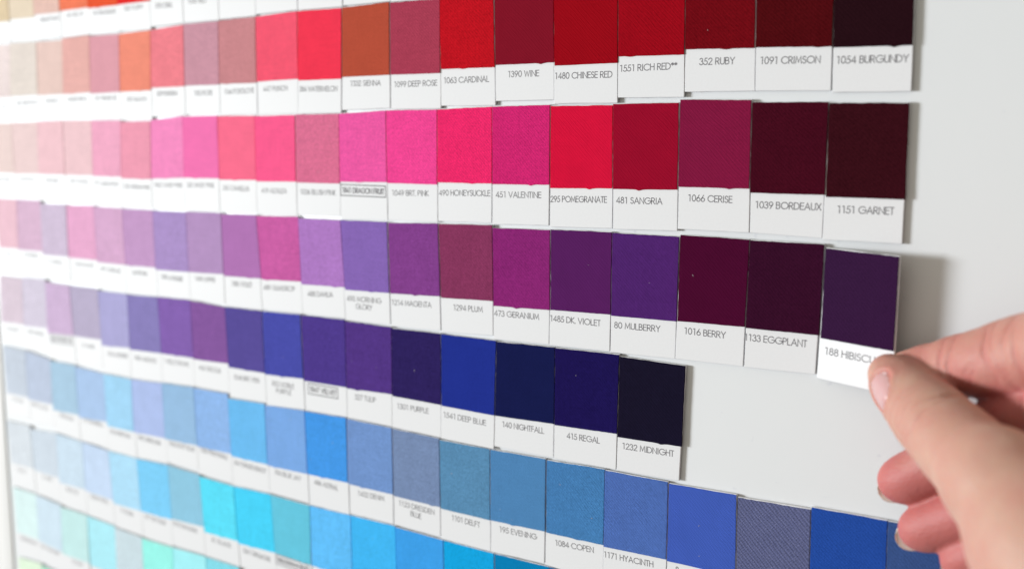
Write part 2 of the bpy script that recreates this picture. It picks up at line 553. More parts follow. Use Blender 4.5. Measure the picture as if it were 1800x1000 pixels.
def swatch(row, col, cx, cy, pts, texts, rgb, label, tilt=0.0):
    rnd = random.Random(row * 100 + col)
    TL, TR, FL, FR, BL, BR = [(pts[2 * i], pts[2 * i + 1]) for i in range(6)]
    root = bpy.data.objects.new('fabric_swatch', None)
    C.objects.link(root)
    zj = rnd.uniform(-0.004, 0.004) if not tilt else 0.01
    root.location = W(cx, cy, zj)
    root.rotation_euler = (0, 0, -tilt)
    root.empty_display_size = 0.01
    tag(root, label, 'fabric swatch', 'fabric swatch cards on the magnetic board')
    # hand-cut: a little is missing here and there along the sides
    if col >= 9:
        ga, gb, gc, gd = [rnd.choice((0, 0, 0.002, 0.012)) for _ in range(4)]
        TL, BL = (TL[0] + ga, TL[1]), (BL[0] + gb, BL[1])
        FL = (FL[0] + (ga + gb) / 2, FL[1])
        TR, BR = (TR[0] - gc, TR[1]), (BR[0] - gd, BR[1])
        FR = (FR[0] - (gc + gd) / 2, FR[1])
    # card
    poly = edge(BL, BR, 6, 0.0025, rnd) + edge(BR, TR, 8, 0.0025, rnd) + edge(TR, TL, 6, 0.0025, rnd) + edge(TL, BL, 8, 0.0025, rnd)
    v, f = prism(poly, Z_CARD, 0.0, 0.005)
    link('card', mesh('card', [L(p) for p in v], f, M_CARD), root)
    # magnet sheet behind
    c_ = ((BL[0] + TR[0]) / 2, (BL[1] + TR[1]) / 2)
    mg = [lerp(q, c_, 0.012) for q in (BL, BR, TR, TL)]
    v, f = prism(mg, -0.0475 if not tilt else Z_CARD - 0.016, Z_CARD - 0.0008, 0.002)
    link('magnet', mesh('magnet', [L(p) for p in v], f, M_MAGNET), root)
    # cloth
    e = 0.0015
    wv_ = 0.002
    TLf, TRf = lerp(lerp(TL, TR, e), FL, 0.002 + rnd.uniform(0, 0.006)), lerp(lerp(TR, TL, e), FR, 0.002 + rnd.uniform(0, 0.006))
    FLf, FRf = lerp(FL, FR, e), lerp(FR, FL, e)
    low = edge(FLf, FRf, 22, wv_, rnd)
    # now and then a few threads hang below the cut
    if rnd.random() < 0.5:
        i = rnd.randrange(3, 19)
        for k_, d_ in ((-1, 0.004), (0, rnd.uniform(0.008, 0.02)), (1, 0.006)):
            low[i + k_] = (low[i + k_][0], low[i + k_][1] - d_)
    poly = low + edge(FRf, TRf, 18, 0.003, rnd) + edge(TRf, TLf, 16, 0.0035, rnd) + edge(TLf, FLf, 18, 0.003, rnd)
    v, f = prism(poly, 0.0006, T_FAB, 0.005)
    fo = link('fabric', mesh('fabric', [L(p) for p in v], f, M_FLECK if (row, col) == (5, 18) else M_FABRIC), root)
    fo.color = tuple(rgb) + (1,)
    # lint caught on the cloth
    if row >= 1 and col >= 9 and rnd.random() < 0.42:
        vs_, fs = [], []
        for _ in range(rnd.choice((1, 1, 2))):
            s_, t_ = rnd.uniform(0.08, 0.92), rnd.uniform(0.06, 0.94)
            a = lerp(lerp(FLf, FRf, s_), lerp(TLf, TRf, s_), t_)
            ang = rnd.uniform(0, 6.28)
            ln = rnd.uniform(0.006, 0.024)
            st = [[(a[0] + ln * q * math.cos(ang + q * 0.9), a[1] + ln * q * math.sin(ang + q * 0.9)) for q in (0, .33, .66, 1)]]
            for dz in (0.0, 0.004):
                v2, f2 = ribbons(st, 0.004, lambda x, y, k: L((x, y, T_FAB + 0.002 + dz)))
                fs += [tuple(q + len(vs_) for q in ff) for ff in f2]
                vs_ += v2
        link('lint', mesh('lint', vs_, fs, M_LINT), root)
    # printed name
    if texts:
        vs_, fs = [], []
        for (s_, x0, y0, x1, y1) in texts:
            boxed = s_.startswith('!')
            s_ = s_.lstrip('!')
            cap = 0.080
            st, w0 = text_strokes(s_, cap, 1.0)
            want = math.hypot(x1 - x0, y1 - y0)
            k_ = want / w0
            if k_ < 0.80:
                cap = max(0.062, cap * (k_ / 0.80) ** 0.6)
                st, w0 = text_strokes(s_, cap, 1.0)
                k_ = want / w0
            k_ = min(k_, 1.25) if len(s_) > 2 else 1
            st, w0 = text_strokes(s_, cap, k_)
            ux, uy = (x1 - x0) / want, (y1 - y0) / want
            sl = max(-0.06, min(0.06, math.atan2(uy, ux)))
            ux, uy = math.cos(sl), math.sin(sl)
            mx_, my_ = (x0 + x1) / 2, (y0 + y1) / 2

            def place(x, y, k, w0=w0, cap=cap):
                x, y = x - w0 / 2, y - cap / 2
                return L((mx_ + ux * x - uy * y, my_ + uy * x + ux * y, 0.0007 + 0.00004 * (k % 7)))
            if boxed:
                g_ = 0.035
                h_ = cap / 2
                st.append([(-g_, -g_ * 1.4), (w0 + g_, -g_ * 1.4), (w0 + g_, cap + g_ * 1.4), (-g_, cap + g_ * 1.4), (-g_, -g_ * 1.4)])
            v2, f2 = ribbons(st, 0.0112 if not boxed else 0.017, place)
            fs += [tuple(q + len(vs_) for q in ff) for ff in f2]
            vs_ += v2
        link('printed_name', mesh('printed_name', vs_, fs, M_INK), root)
    return root


# each row: row, column, centre x, y, outline (top L R, cloth L R, bottom L R), printed lines, dye colour, tilt
SWATCHES = [
    (0, 0, 0.656, 5.996, (-0.536, 0.84, 0.516, 0.825, -0.484, -0.382, 0.539, -0.419, -0.516, -0.825, 0.536, -0.84), [], (0.722, 0.584, 0.403),
     'pale khaki swatch, first from left in the top row, above the pinks and reds', 0),
    (0, 1, 1.675, 5.974, (-0.497, 0.848, 0.477, 0.817, -0.469, -0.361, 0.471, -0.383, -0.477, -0.817, 0.497, -0.848), [], (0.781, 0.664, 0.529),
     'pale sand swatch, second from left in the top row, above the pinks and reds', 0),
    (0, 2, 2.636, 5.946, (-0.48, 0.827, 0.46, 0.838, -0.479, -0.309, 0.468, -0.324, -0.46, -0.838, 0.48, -0.827), [('1230 DUSTY PEACH', -0.291, -0.428, 0.419, -0.434)], (0.770, 0.524, 0.466),
     'dusty peach swatch, third from left in the top row, above the pinks and reds', 0),
    (0, 3, 3.601, 5.943, (-0.5, 0.83, 0.48, 0.835, -0.489, -0.298, 0.49, -0.302, -0.48, -0.835, 0.5, -0.83), [('185 MELON', -0.299, -0.403, 0.299, -0.403)], (0.845, 0.206, 0.115),
     'light orange swatch, fourth from left in the top row, above the pinks and reds', 0),
    (0, 4, 4.583, 5.927, (-0.497, 0.834, 0.477, 0.831, -0.488, -0.308, 0.484, -0.32, -0.477, -0.831, 0.497, -0.834), [('149 ORANGEADE', -0.356, -0.412, 0.396, -0.426)], (0.781, 0.100, 0.041),
     'bright orange swatch, fifth from left in the top row, above the pinks and reds', 0),
    (0, 5, 5.564, 5.925, (-0.496, 0.844, 0.476, 0.821, -0.49, -0.312, 0.517, -0.321, -0.476, -0.821, 0.496, -0.844), [('1281 POPPY', -0.327, -0.401, 0.295, -0.418)], (0.751, 0.028, 0.027),
     'poppy red swatch, sixth from left in the top row, above the pinks and reds', 0),
    (0, 6, 6.54, 5.958, (-0.491, 0.83, 0.471, 0.835, -0.477, -0.29, 0.484, -0.285, -0.471, -0.835, 0.491, -0.83), [('1295 CORAL', -0.318, -0.459, 0.187, -0.479)], (0.574, 0.022, 0.040),
     'white lower end of a swatch card, seventh from left along the top frame', 0),
    (0, 7, 7.515, 5.953, (-0.498, 0.84, 0.478, 0.825, -0.485, -0.28, 0.492, -0.295, -0.478, -0.825, 0.498, -0.84), [('1045 RED', -0.344, -0.449, 0.165, -0.471)], (0.510, 0.053, 0.030),
     'white lower end of a swatch card, eighth from left along the top frame', 0),
    (0, 8, 8.488, 5.949, (-0.488, 0.834, 0.468, 0.831, -0.475, -0.286, 0.481, -0.289, -0.468, -0.831, 0.488, -0.834), [], (0.597, 0.126, 0.061),
     'white lower end of a swatch card, ninth from left along the top frame', 0),
    (0, 9, 9.483, 5.965, (-0.521, 0.834, 0.501, 0.831, -0.507, -0.286, 0.514, -0.289, -0.501, -0.831, 0.521, -0.834), [], (0.722, 0.042, 0.022),
     'white lower end of a swatch card, tenth from left along the top frame', 0),
    (0, 10, 10.512, 5.948, (-0.522, 0.843, 0.502, 0.822, -0.509, -0.277, 0.516, -0.298, -0.502, -0.822, 0.522, -0.843), [], (0.513, 0.030, 0.018),
     'white lower end of a swatch card, eleventh from left along the top frame', 0),
    (0, 11, 11.541, 5.943, (-0.52, 0.839, 0.5, 0.826, -0.507, -0.281, 0.514, -0.294, -0.5, -0.826, 0.52, -0.839), [], (0.490, 0.022, 0.015),
     'white lower end of a swatch card, twelfth from left along the top frame', 0),
    (0, 12, 12.549, 5.91, (-0.501, 0.85, 0.482, 0.815, -0.488, -0.27, 0.495, -0.305, -0.482, -0.815, 0.501, -0.85), [], (0.342, 0.015, 0.016),
     'white lower end of a swatch card, thirteenth from left along the top frame', 0),
    (1, 0, 0.608, 4.286, (-0.427, 0.834, 0.543, 0.813, -0.523, -0.323, 0.435, -0.315, -0.538, -0.827, 0.422, -0.819), [('1181', -0.029, -0.537, 0.23, -0.518)], (0.815, 0.704, 0.702),
     'very pale pink swatch, first from left in the red row ending with BURGUNDY', 0),
    (1, 1, 1.615, 4.293, (-0.455, 0.83, 0.553, 0.798, -0.564, -0.309, 0.5, -0.307, -0.577, -0.814, 0.479, -0.815), [('1387 WHITE PEACH', -0.379, -0.462, 0.422, -0.46)], (0.760, 0.683, 0.638),
     'ecru swatch, second from left in the red row ending with BURGUNDY', 0),
    (1, 2, 2.618, 4.275, (-0.445, 0.81, 0.514, 0.797, -0.498, -0.301, 0.447, -0.302, -0.519, -0.803, 0.45, -0.804), [('1281 PEACH', -0.235, -0.428, 0.23, -0.43)], (0.779, 0.578, 0.535),
     'pale peach swatch, third from left in the red row ending with BURGUNDY', 0),
    (1, 3, 3.582, 4.283, (-0.441, 0.813, 0.509, 0.818, -0.511, -0.316, 0.447, -0.307, -0.508, -0.812, 0.441, -0.819), [('185 DUSTY PEACH', -0.361, -0.425, 0.282, -0.433)], (0.775, 0.431, 0.405),
     'dusty peach swatch, fourth from left in the red row ending with BURGUNDY', 0),
    (1, 4, 4.55, 4.25, (-0.455, 0.83, 0.519, 0.811, -0.518, -0.302, 0.466, -0.302, -0.524, -0.814, 0.46, -0.827), [('1291 PRIMROSE', -0.413, -0.408, 0.33, -0.408)], (0.716, 0.345, 0.410),
     'mauve pink swatch, fifth from left in the red row ending with BURGUNDY', 0),
    (1, 5, 5.531, 4.231, (-0.456, 0.83, 0.521, 0.838, -0.509, -0.283, 0.456, -0.283, -0.517, -0.836, 0.452, -0.832), [('1322 SALMON', -0.34, -0.431, 0.307, -0.44)], (0.846, 0.273, 0.198),
     'salmon orange swatch, sixth from left in the red row ending with BURGUNDY', 0),
    (1, 6, 6.514, 4.267, (-0.455, 0.802, 0.516, 0.835, -0.517, -0.276, 0.478, -0.281, -0.522, -0.824, 0.461, -0.812), [('1259 POMEGRAN', -0.372, -0.388, 0.257, -0.398)], (0.834, 0.224, 0.270),
     'coral pink swatch, seventh from left in the red row ending with BURGUNDY', 0),
    (1, 7, 7.492, 4.285, (-0.456, 0.827, 0.505, 0.814, -0.494, -0.289, 0.475, -0.305, -0.511, -0.82, 0.462, -0.82), [('1302 ROSE', -0.244, -0.432, 0.267, -0.439)], (0.579, 0.293, 0.369),
     'mauve swatch, eighth from left in the red row ending with BURGUNDY', 0),
    (1, 8, 8.468, 4.268, (-0.464, 0.833, 0.5, 0.835, -0.495, -0.277, 0.477, -0.295, -0.51, -0.834, 0.474, -0.834), [('1164 FOXGLOVE', -0.382, -0.422, 0.401, -0.419)], (0.571, 0.239, 0.263),
     'dusty rose swatch, ninth from left in the red row ending with BURGUNDY', 0),
    (1, 9, 9.468, 4.267, (-0.493, 0.835, 0.528, 0.85, -0.517, -0.275, 0.514, -0.268, -0.521, -0.844, 0.486, -0.841), [('447 PUNCH', -0.352, -0.408, 0.243, -0.41)], (0.889, 0.102, 0.173),
     'warm pink fabric swatch card printed PUNCH', 0),
    (1, 10, 10.493, 4.258, (-0.49, 0.854, 0.541, 0.828, -0.505, -0.287, 0.51, -0.3, -0.533, -0.837, 0.482, -0.845), [('384 WATERMELON', -0.48, -0.43, 0.393, -0.452)], (0.866, 0.043, 0.088),
     'watermelon red fabric swatch card printed WATERMELON', 0),
    (1, 11, 11.526, 4.275, (-0.485, 0.817, 0.53, 0.817, -0.516, -0.29, 0.509, -0.297, -0.544, -0.82, 0.499, -0.814), [('1332 SIENNA', -0.345, -0.397, 0.307, -0.413)], (0.452, 0.078, 0.045),
     'rust brown fabric swatch card printed SIENNA', 0),
    (1, 12, 12.55, 4.256, (-0.488, 0.828, 0.512, 0.804, -0.509, -0.278, 0.501, -0.296, -0.519, -0.808, 0.496, -0.824), [('1099 DEEP ROSE', -0.432, -0.431, 0.425, -0.437)], (0.381, 0.048, 0.090),
     'deep rose fabric swatch card printed DEEP ROSE', 0),
    (1, 13, 13.549, 4.272, (-0.518, 0.777, 0.498, 0.845, -0.492, -0.253, 0.518, -0.271, -0.498, -0.802, 0.518, -0.82), [('1063 CARDINAL', -0.442, -0.425, 0.398, -0.434)], (0.487, 0.008, 0.016),
     'cardinal red fabric swatch card printed CARDINAL', 0),
    (1, 14, 14.567, 4.341, (-0.514, 0.837, 0.494, 0.828, -0.493, -0.312, 0.519, -0.322, -0.494, -0.828, 0.514, -0.837), [('1390 WINE', -0.274, -0.452, 0.257, -0.459)], (0.213, 0.008, 0.021),
     'wine red fabric swatch card printed WINE', 0),
    (1, 15, 15.583, 4.273, (-0.516, 0.841, 0.496, 0.824, -0.49, -0.301, 0.515, -0.312, -0.496, -0.824, 0.516, -0.841), [('1480 CHINESE RED', -0.483, -0.443, 0.425, -0.458)], (0.303, 0.004, 0.010),
     'dark red fabric swatch card printed CHINESE RED', 0),
    (1, 16, 16.579, 4.322, (-0.496, 0.844, 0.476, 0.821, -0.477, -0.278, 0.49, -0.304, -0.476, -0.821, 0.496, -0.844), [('1551 RICH RED**', -0.451, -0.437, 0.385, -0.44)], (0.306, 0.004, 0.011),
     'rich red fabric swatch card printed RICH RED', 0),
    (1, 17, 17.544, 4.368, (-0.484, 0.842, 0.464, 0.823, -0.47, -0.285, 0.474, -0.321, -0.464, -0.823, 0.484, -0.842), [('352 RUBY', -0.263, -0.45, 0.206, -0.459)], (0.154, 0.004, 0.008),
     'ruby red fabric swatch card printed RUBY', 0),
    (1, 18, 18.494, 4.344, (-0.48, 0.847, 0.46, 0.818, -0.471, -0.291, 0.479, -0.333, -0.46, -0.818, 0.48, -0.847), [('1091 CRIMSON', -0.403, -0.453, 0.339, -0.477)], (0.073, 0.004, 0.006),
     'dark crimson fabric swatch card printed CRIMSON', 0),
    (1, 19, 19.425, 4.299, (-0.464, 0.84, 0.444, 0.825, -0.446, -0.301, 0.456, -0.328, -0.444, -0.825, 0.464, -0.84), [('1054 BURGUNDY', -0.395, -0.449, 0.417, -0.471)], (0.019, 0.005, 0.008),
     'near black burgundy fabric swatch card printed BURGUNDY', 0),
    (2, 0, 0.552, 2.603, (-0.438, 0.817, 0.45, 0.815, -0.477, -0.284, 0.461, -0.286, -0.494, -0.818, 0.482, -0.814), [('1291 PINK', -0.233, -0.428, 0.239, -0.434)], (0.810, 0.650, 0.633),
     'pale blush swatch, first from left in the pink row ending with GARNET', 0),
    (2, 1, 1.515, 2.6, (-0.506, 0.824, 0.518, 0.824, -0.497, -0.296, 0.466, -0.285, -0.475, -0.817, 0.463, -0.831), [('1283 PETAL', -0.352, -0.413, 0.302, -0.404)], (0.812, 0.625, 0.632),
     'pale shell pink swatch, second from left in the pink row ending with GARNET', 0),
    (2, 2, 2.488, 2.582, (-0.447, 0.854, 0.493, 0.855, -0.501, -0.273, 0.477, -0.274, -0.507, -0.85, 0.461, -0.86), [('189 BABY', -0.278, -0.404, 0.235, -0.409)], (0.854, 0.559, 0.616),
     'baby pink swatch, third from left in the pink row ending with GARNET', 0),
    (2, 3, 3.467, 2.573, (-0.479, 0.864, 0.532, 0.851, -0.497, -0.271, 0.492, -0.264, -0.512, -0.857, 0.459, -0.859), [('1291 PASTEL', -0.408, -0.395, 0.344, -0.406)], (0.837, 0.570, 0.615),
     'pastel pink swatch, fourth from left in the pink row ending with GARNET', 0),
    (2, 4, 4.451, 2.551, (-0.447, 0.868, 0.53, 0.856, -0.488, -0.259, 0.468, -0.264, -0.521, -0.854, 0.438, -0.871), [('97 CARNATION', -0.445, -0.403, 0.346, -0.413)], (0.844, 0.400, 0.563),
     'carnation pink swatch, fifth from left in the pink row ending with GARNET', 0),
    (2, 5, 5.414, 2.526, (-0.43, 0.848, 0.514, 0.848, -0.492, -0.272, 0.459, -0.275, -0.52, -0.852, 0.436, -0.844), [('1225 MEDIUM PINK', -0.451, -0.419, 0.388, -0.436)], (0.836, 0.332, 0.455),
     'medium pink swatch, sixth from left in the pink row ending with GARNET', 0),
    (2, 6, 6.387, 2.548, (-0.448, 0.84, 0.512, 0.894, -0.507, -0.286, 0.489, -0.25, -0.531, -0.872, 0.467, -0.862), [('1062 CANDY PINK', -0.438, -0.4, 0.407, -0.396)], (0.882, 0.264, 0.535),
     'candy pink swatch, seventh from left in the pink row ending with GARNET', 0),
    (2, 7, 7.374, 2.558, (-0.469, 0.877, 0.508, 0.878, -0.492, -0.261, 0.501, -0.262, -0.514, -0.883, 0.475, -0.872), [('350 SASSY PINK', -0.428, -0.393, 0.338, -0.39)], (0.883, 0.182, 0.452),
     'hot pink swatch, eighth from left in the pink row ending with GARNET', 0),
    (2, 8, 8.368, 2.554, (-0.48, 0.872, 0.507, 0.861, -0.489, -0.279, 0.499, -0.274, -0.513, -0.868, 0.486, -0.865), [('355 CAMELLIA', -0.405, -0.423, 0.3, -0.429)], (0.924, 0.159, 0.280),
     'camellia pink swatch, ninth from left in the pink row ending with GARNET', 0),
    (2, 9, 9.373, 2.543, (-0.493, 0.862, 0.511, 0.861, -0.502, -0.284, 0.497, -0.272, -0.514, -0.869, 0.496, -0.854), [('419 AZALEA', -0.379, -0.442, 0.255, -0.438)], (0.930, 0.111, 0.281),
     'azalea pink swatch, tenth from left in the pink row ending with GARNET', 0),
    (2, 10, 10.394, 2.556, (-0.503, 0.857, 0.516, 0.845, -0.519, -0.3, 0.509, -0.302, -0.519, -0.857, 0.506, -0.845), [('1036 BLUSH PINK', -0.431, -0.454, 0.403, -0.455)], (0.687, 0.161, 0.293),
     'blush rose fabric swatch card printed BLUSH PINK', 0),
    (2, 11, 11.426, 2.546, (-0.51, 0.855, 0.514, 0.885, -0.517, -0.259, 0.516, -0.252, -0.521, -0.878, 0.516, -0.862), [('!1841 DRAGON FRUIT', -0.472, -0.395, 0.443, -0.403)], (0.829, 0.103, 0.371),
     'dragon fruit pink fabric swatch card printed DRAGON FRUIT in a box', 0),
    (2, 12, 12.46, 2.559, (-0.513, 0.873, 0.519, 0.861, -0.512, -0.278, 0.507, -0.283, -0.511, -0.871, 0.506, -0.863), [('1049 BRT. PINK', -0.421, -0.43, 0.327, -0.423)], (0.850, 0.063, 0.293),
     'bright pink fabric swatch card printed BRT. PINK', 0),
    (2, 13, 13.49, 2.574, (-0.505, 0.847, 0.52, 0.867, -0.517, -0.266, 0.514, -0.266, -0.518, -0.864, 0.502, -0.85), [('490 HONEYSUCKLE', -0.488, -0.423, 0.475, -0.41)], (0.820, 0.025, 0.146),
     'honeysuckle pink fabric swatch card printed HONEYSUCKLE', 0),
    (2, 14, 14.514, 2.578, (-0.498, 0.863, 0.51, 0.86, -0.504, -0.279, 0.509, -0.269, -0.516, -0.872, 0.503, -0.851), [('451 VALENTINE', -0.435, -0.429, 0.358, -0.419)], (0.604, 0.021, 0.159),
     'magenta pink fabric swatch card printed VALENTINE', 0),
    (2, 15, 15.53, 2.567, (-0.5, 0.856, 0.499, 0.841, -0.501, -0.306, 0.508, -0.29, -0.507, -0.86, 0.508, -0.837), [('295 POMEGRANATE', -0.493, -0.46, 0.416, -0.445)], (0.643, 0.008, 0.044),
     'pomegranate red fabric swatch card printed POMEGRANATE', 0),
    (2, 16, 16.53, 2.574, (-0.496, 0.848, 0.49, 0.841, -0.486, -0.305, 0.49, -0.296, -0.486, -0.852, 0.491, -0.837), [('481 SANGRIA', -0.425, -0.455, 0.262, -0.452)], (0.303, 0.005, 0.025),
     'sangria red fabric swatch card printed SANGRIA', 0),
    (2, 17, 17.516, 2.598, (-0.49, 0.85, 0.482, 0.824, -0.49, -0.28, 0.486, -0.286, -0.489, -0.835, 0.497, -0.839), [('1066 CERISE', -0.347, -0.422, 0.258, -0.428)], (0.210, 0.010, 0.049),
     'cerise fabric swatch card printed CERISE', 0),
    (2, 18, 18.48, 2.562, (-0.475, 0.829, 0.477, 0.805, -0.47, -0.3, 0.479, -0.306, -0.461, -0.803, 0.459, -0.831), [('1039 BORDEAUX', -0.394, -0.448, 0.433, -0.452)], (0.054, 0.004, 0.012),
     'dark bordeaux fabric swatch card printed BORDEAUX', 0),
    (2, 19, 19.417, 2.53, (-0.454, 0.83, 0.466, 0.804, -0.451, -0.295, 0.474, -0.305, -0.471, -0.813, 0.459, -0.821), [('1151 GARNET', -0.304, -0.442, 0.348, -0.441)], (0.037, 0.005, 0.009),
     'dark garnet fabric swatch card printed GARNET', 0),
    (3, 0, 0.581, 0.905, (-0.431, 0.836, 0.448, 0.84, -0.397, -0.283, 0.404, -0.266, -0.415, -0.833, 0.397, -0.843), [('1191', -0.273, -0.432, 0.205, -0.405)], (0.814, 0.534, 0.629),
     'pale pink swatch, first from left in the lilac row ending with HIBISCUS', 0),
    (3, 1, 1.489, 0.897, (-0.455, 0.842, 0.476, 0.848, -0.501, -0.283, 0.469, -0.267, -0.508, -0.861, 0.487, -0.829), [('134 ORCHID', -0.306, -0.374, 0.237, -0.381)], (0.682, 0.469, 0.631),
     'light orchid swatch, second from left in the lilac row ending with HIBISCUS', 0),
    (3, 2, 2.46, 0.855, (-0.497, 0.822, 0.485, 0.826, -0.504, -0.294, 0.462, -0.281, -0.481, -0.819, 0.493, -0.829), [('21 THISTLE', -0.322, -0.427, 0.217, -0.431)], (0.622, 0.519, 0.679),
     'pale lilac grey swatch, third from left in the lilac row ending with HIBISCUS', 0),
    (3, 3, 3.442, 0.852, (-0.492, 0.817, 0.471, 0.833, -0.517, -0.303, 0.501, -0.29, -0.483, -0.832, 0.505, -0.819), [('1189 MAUVE', -0.343, -0.426, 0.353, -0.418)], (0.777, 0.402, 0.616),
     'orchid pink swatch, fourth from left in the lilac row ending with HIBISCUS', 0),
    (3, 4, 4.411, 0.811, (-0.494, 0.857, 0.477, 0.851, -0.466, -0.296, 0.498, -0.289, -0.465, -0.856, 0.482, -0.852), [('491 CORSAGE', -0.361, -0.42, 0.319, -0.434)], (0.669, 0.404, 0.619),
     'light mauve swatch, fifth from left in the lilac row ending with HIBISCUS', 0),
    (3, 5, 5.396, 0.806, (-0.502, 0.851, 0.48, 0.854, -0.48, -0.29, 0.488, -0.278, -0.498, -0.865, 0.52, -0.84), [('24 PETUNIA', -0.287, -0.427, 0.211, -0.416)], (0.545, 0.323, 0.574),
     'mauve lilac swatch, sixth from left in the lilac row ending with HIBISCUS', 0),
    (3, 6, 6.397, 0.815, (-0.516, 0.834, 0.48, 0.839, -0.51, -0.327, 0.501, -0.304, -0.475, -0.844, 0.511, -0.829), [('1189 LAVENDER', -0.361, -0.452, 0.299, -0.461)], (0.406, 0.284, 0.581),
     'lavender swatch, seventh from left in the lilac row ending with HIBISCUS', 0),
    (3, 7, 7.398, 0.822, (-0.514, 0.841, 0.49, 0.85, -0.494, -0.311, 0.507, -0.286, -0.485, -0.842, 0.509, -0.85), [('1484 LUPINE', -0.327, -0.419, 0.248, -0.411)], (0.451, 0.287, 0.537),
     'greyish mauve swatch, eighth from left in the lilac row ending with HIBISCUS', 0),
    (3, 8, 8.388, 0.803, (-0.495, 0.848, 0.45, 0.865, -0.478, -0.299, 0.533, -0.275, -0.477, -0.863, 0.522, -0.849), [('1383 VIOLET', -0.282, -0.423, 0.273, -0.413)], (0.433, 0.178, 0.458),
     'orchid purple swatch, ninth from left in the lilac row ending with HIBISCUS', 0),
    (3, 9, 9.399, 0.82, (-0.555, 0.833, 0.498, 0.856, -0.473, -0.307, 0.533, -0.274, -0.483, -0.855, 0.541, -0.834), [('489 GUMDROP', -0.438, -0.448, 0.362, -0.417)], (0.568, 0.115, 0.370),
     'deep pink fabric swatch card printed GUMDROP', 0),
    (3, 10, 10.428, 0.82, (-0.526, 0.826, 0.472, 0.836, -0.491, -0.319, 0.544, -0.295, -0.482, -0.839, 0.536, -0.823), [('488 DAHLIA', -0.347, -0.472, 0.253, -0.444)], (0.418, 0.195, 0.550),
     'light violet fabric swatch card printed DAHLIA', 0),
    (3, 11, 11.449, 0.819, (-0.544, 0.835, 0.494, 0.842, -0.472, -0.333, 0.52, -0.312, -0.479, -0.852, 0.529, -0.826), [('495 MORNING', -0.439, -0.475, 0.324, -0.459), ('GLORY', -0.235, -0.592, 0.121, -0.59)], (0.239, 0.134, 0.457),
     'blue violet fabric swatch card printed MORNING GLORY', 0),
    (3, 12, 12.48, 0.823, (-0.532, 0.829, 0.497, 0.856, -0.505, -0.32, 0.531, -0.287, -0.497, -0.858, 0.531, -0.828), [('1214 MAGENTA', -0.474, -0.462, 0.344, -0.438)], (0.222, 0.053, 0.261),
     'magenta purple fabric swatch card printed MAGENTA', 0),
    (3, 13, 13.509, 0.843, (-0.525, 0.836, 0.504, 0.852, -0.492, -0.325, 0.519, -0.294, -0.492, -0.867, 0.513, -0.821), [('1294 PLUM', -0.243, -0.456, 0.314, -0.442)], (0.230, 0.038, 0.109),
     'plum fabric swatch card printed PLUM', 0),
    (3, 14, 14.525, 0.82, (-0.506, 0.832, 0.508, 0.847, -0.492, -0.344, 0.511, -0.319, -0.497, -0.854, 0.496, -0.825), [('473 GERANIUM', -0.479, -0.451, 0.318, -0.438)], (0.242, 0.021, 0.166),
     'geranium purple fabric swatch card printed GERANIUM', 0),
    (3, 15, 15.535, 0.836, (-0.496, 0.835, 0.509, 0.847, -0.492, -0.331, 0.505, -0.31, -0.508, -0.849, 0.495, -0.832), [('1485 DK. VIOLET', -0.494, -0.452, 0.338, -0.447)], (0.093, 0.015, 0.111),
     'dark violet fabric swatch card printed DK. VIOLET', 0),
    (3, 16, 16.541, 0.835, (-0.492, 0.835, 0.511, 0.828, -0.495, -0.322, 0.502, -0.31, -0.505, -0.843, 0.485, -0.82), [('80 MULBERRY', -0.442, -0.449, 0.256, -0.435)], (0.076, 0.019, 0.148),
     'deep purple fabric swatch card printed MULBERRY', 0),
    (3, 17, 17.526, 0.853, (-0.468, 0.836, 0.501, 0.823, -0.476, -0.32, 0.474, -0.307, -0.493, -0.834, 0.46, -0.826), [('1016 BERRY', -0.369, -0.44, 0.21, -0.442)], (0.065, 0.004, 0.027),
     'dark berry fabric swatch card printed BERRY', 0),
    (3, 18, 18.488, 0.85, (-0.455, 0.822, 0.502, 0.814, -0.482, -0.315, 0.482, -0.315, -0.496, -0.827, 0.45, -0.808), [('1133 EGGPLANT', -0.489, -0.434, 0.317, -0.436)], (0.036, 0.005, 0.021),
     'dark eggplant fabric swatch card printed EGGPLANT', 0),
    (3, 19, 18.995, 0.0, (0.006, 1.623, 0.963, 1.59, -0.016, 0.505, 0.943, 0.482, -0.052, -0.002, 0.934, -0.038), [('188 HIBISCUS', 0.047, 0.358, 0.766, 0.336)], (0.031, 0.009, 0.039),
     'dark purple swatch card tilted off the board, pinched by the hand, reading HIBISCUS', 0.25),
    (4, 0, 0.56, -0.801, (-0.429, 0.779, 0.49, 0.778, -0.485, -0.298, 0.454, -0.272, -0.506, -0.788, 0.446, -0.77), [('1172 LILAC', -0.335, -0.442, 0.217, -0.427)], (0.684, 0.578, 0.675),
     'very pale lilac swatch, first from left in the violet row ending with MIDNIGHT', 0),
    (4, 1, 1.503, -0.817, (-0.444, 0.82, 0.491, 0.836, -0.486, -0.283, 0.468, -0.246, -0.5, -0.833, 0.453, -0.822), [('1494 THISTLE', -0.374, -0.402, 0.286, -0.412)], (0.651, 0.595, 0.724),
     'pale lavender swatch, second from left in the violet row ending with MIDNIGHT', 0),
    (4, 2, 2.462, -0.89, (-0.467, 0.858, 0.442, 0.838, -0.497, -0.283, 0.498, -0.237, -0.512, -0.86, 0.537, -0.836), [('!1850 ORCHID ICE', -0.39, -0.399, 0.394, -0.366)], (0.605, 0.450, 0.661),
     'light orchid swatch, third from left in the violet row ending with MIDNIGHT', 0),
    (4, 3, 3.446, -0.898, (-0.536, 0.847, 0.474, 0.852, -0.482, -0.24, 0.511, -0.215, -0.445, -0.852, 0.507, -0.847), [('21 HAZE', -0.238, -0.406, 0.256, -0.401)], (0.481, 0.425, 0.593),
     'greyish lilac swatch, fourth from left in the violet row ending with MIDNIGHT', 0),
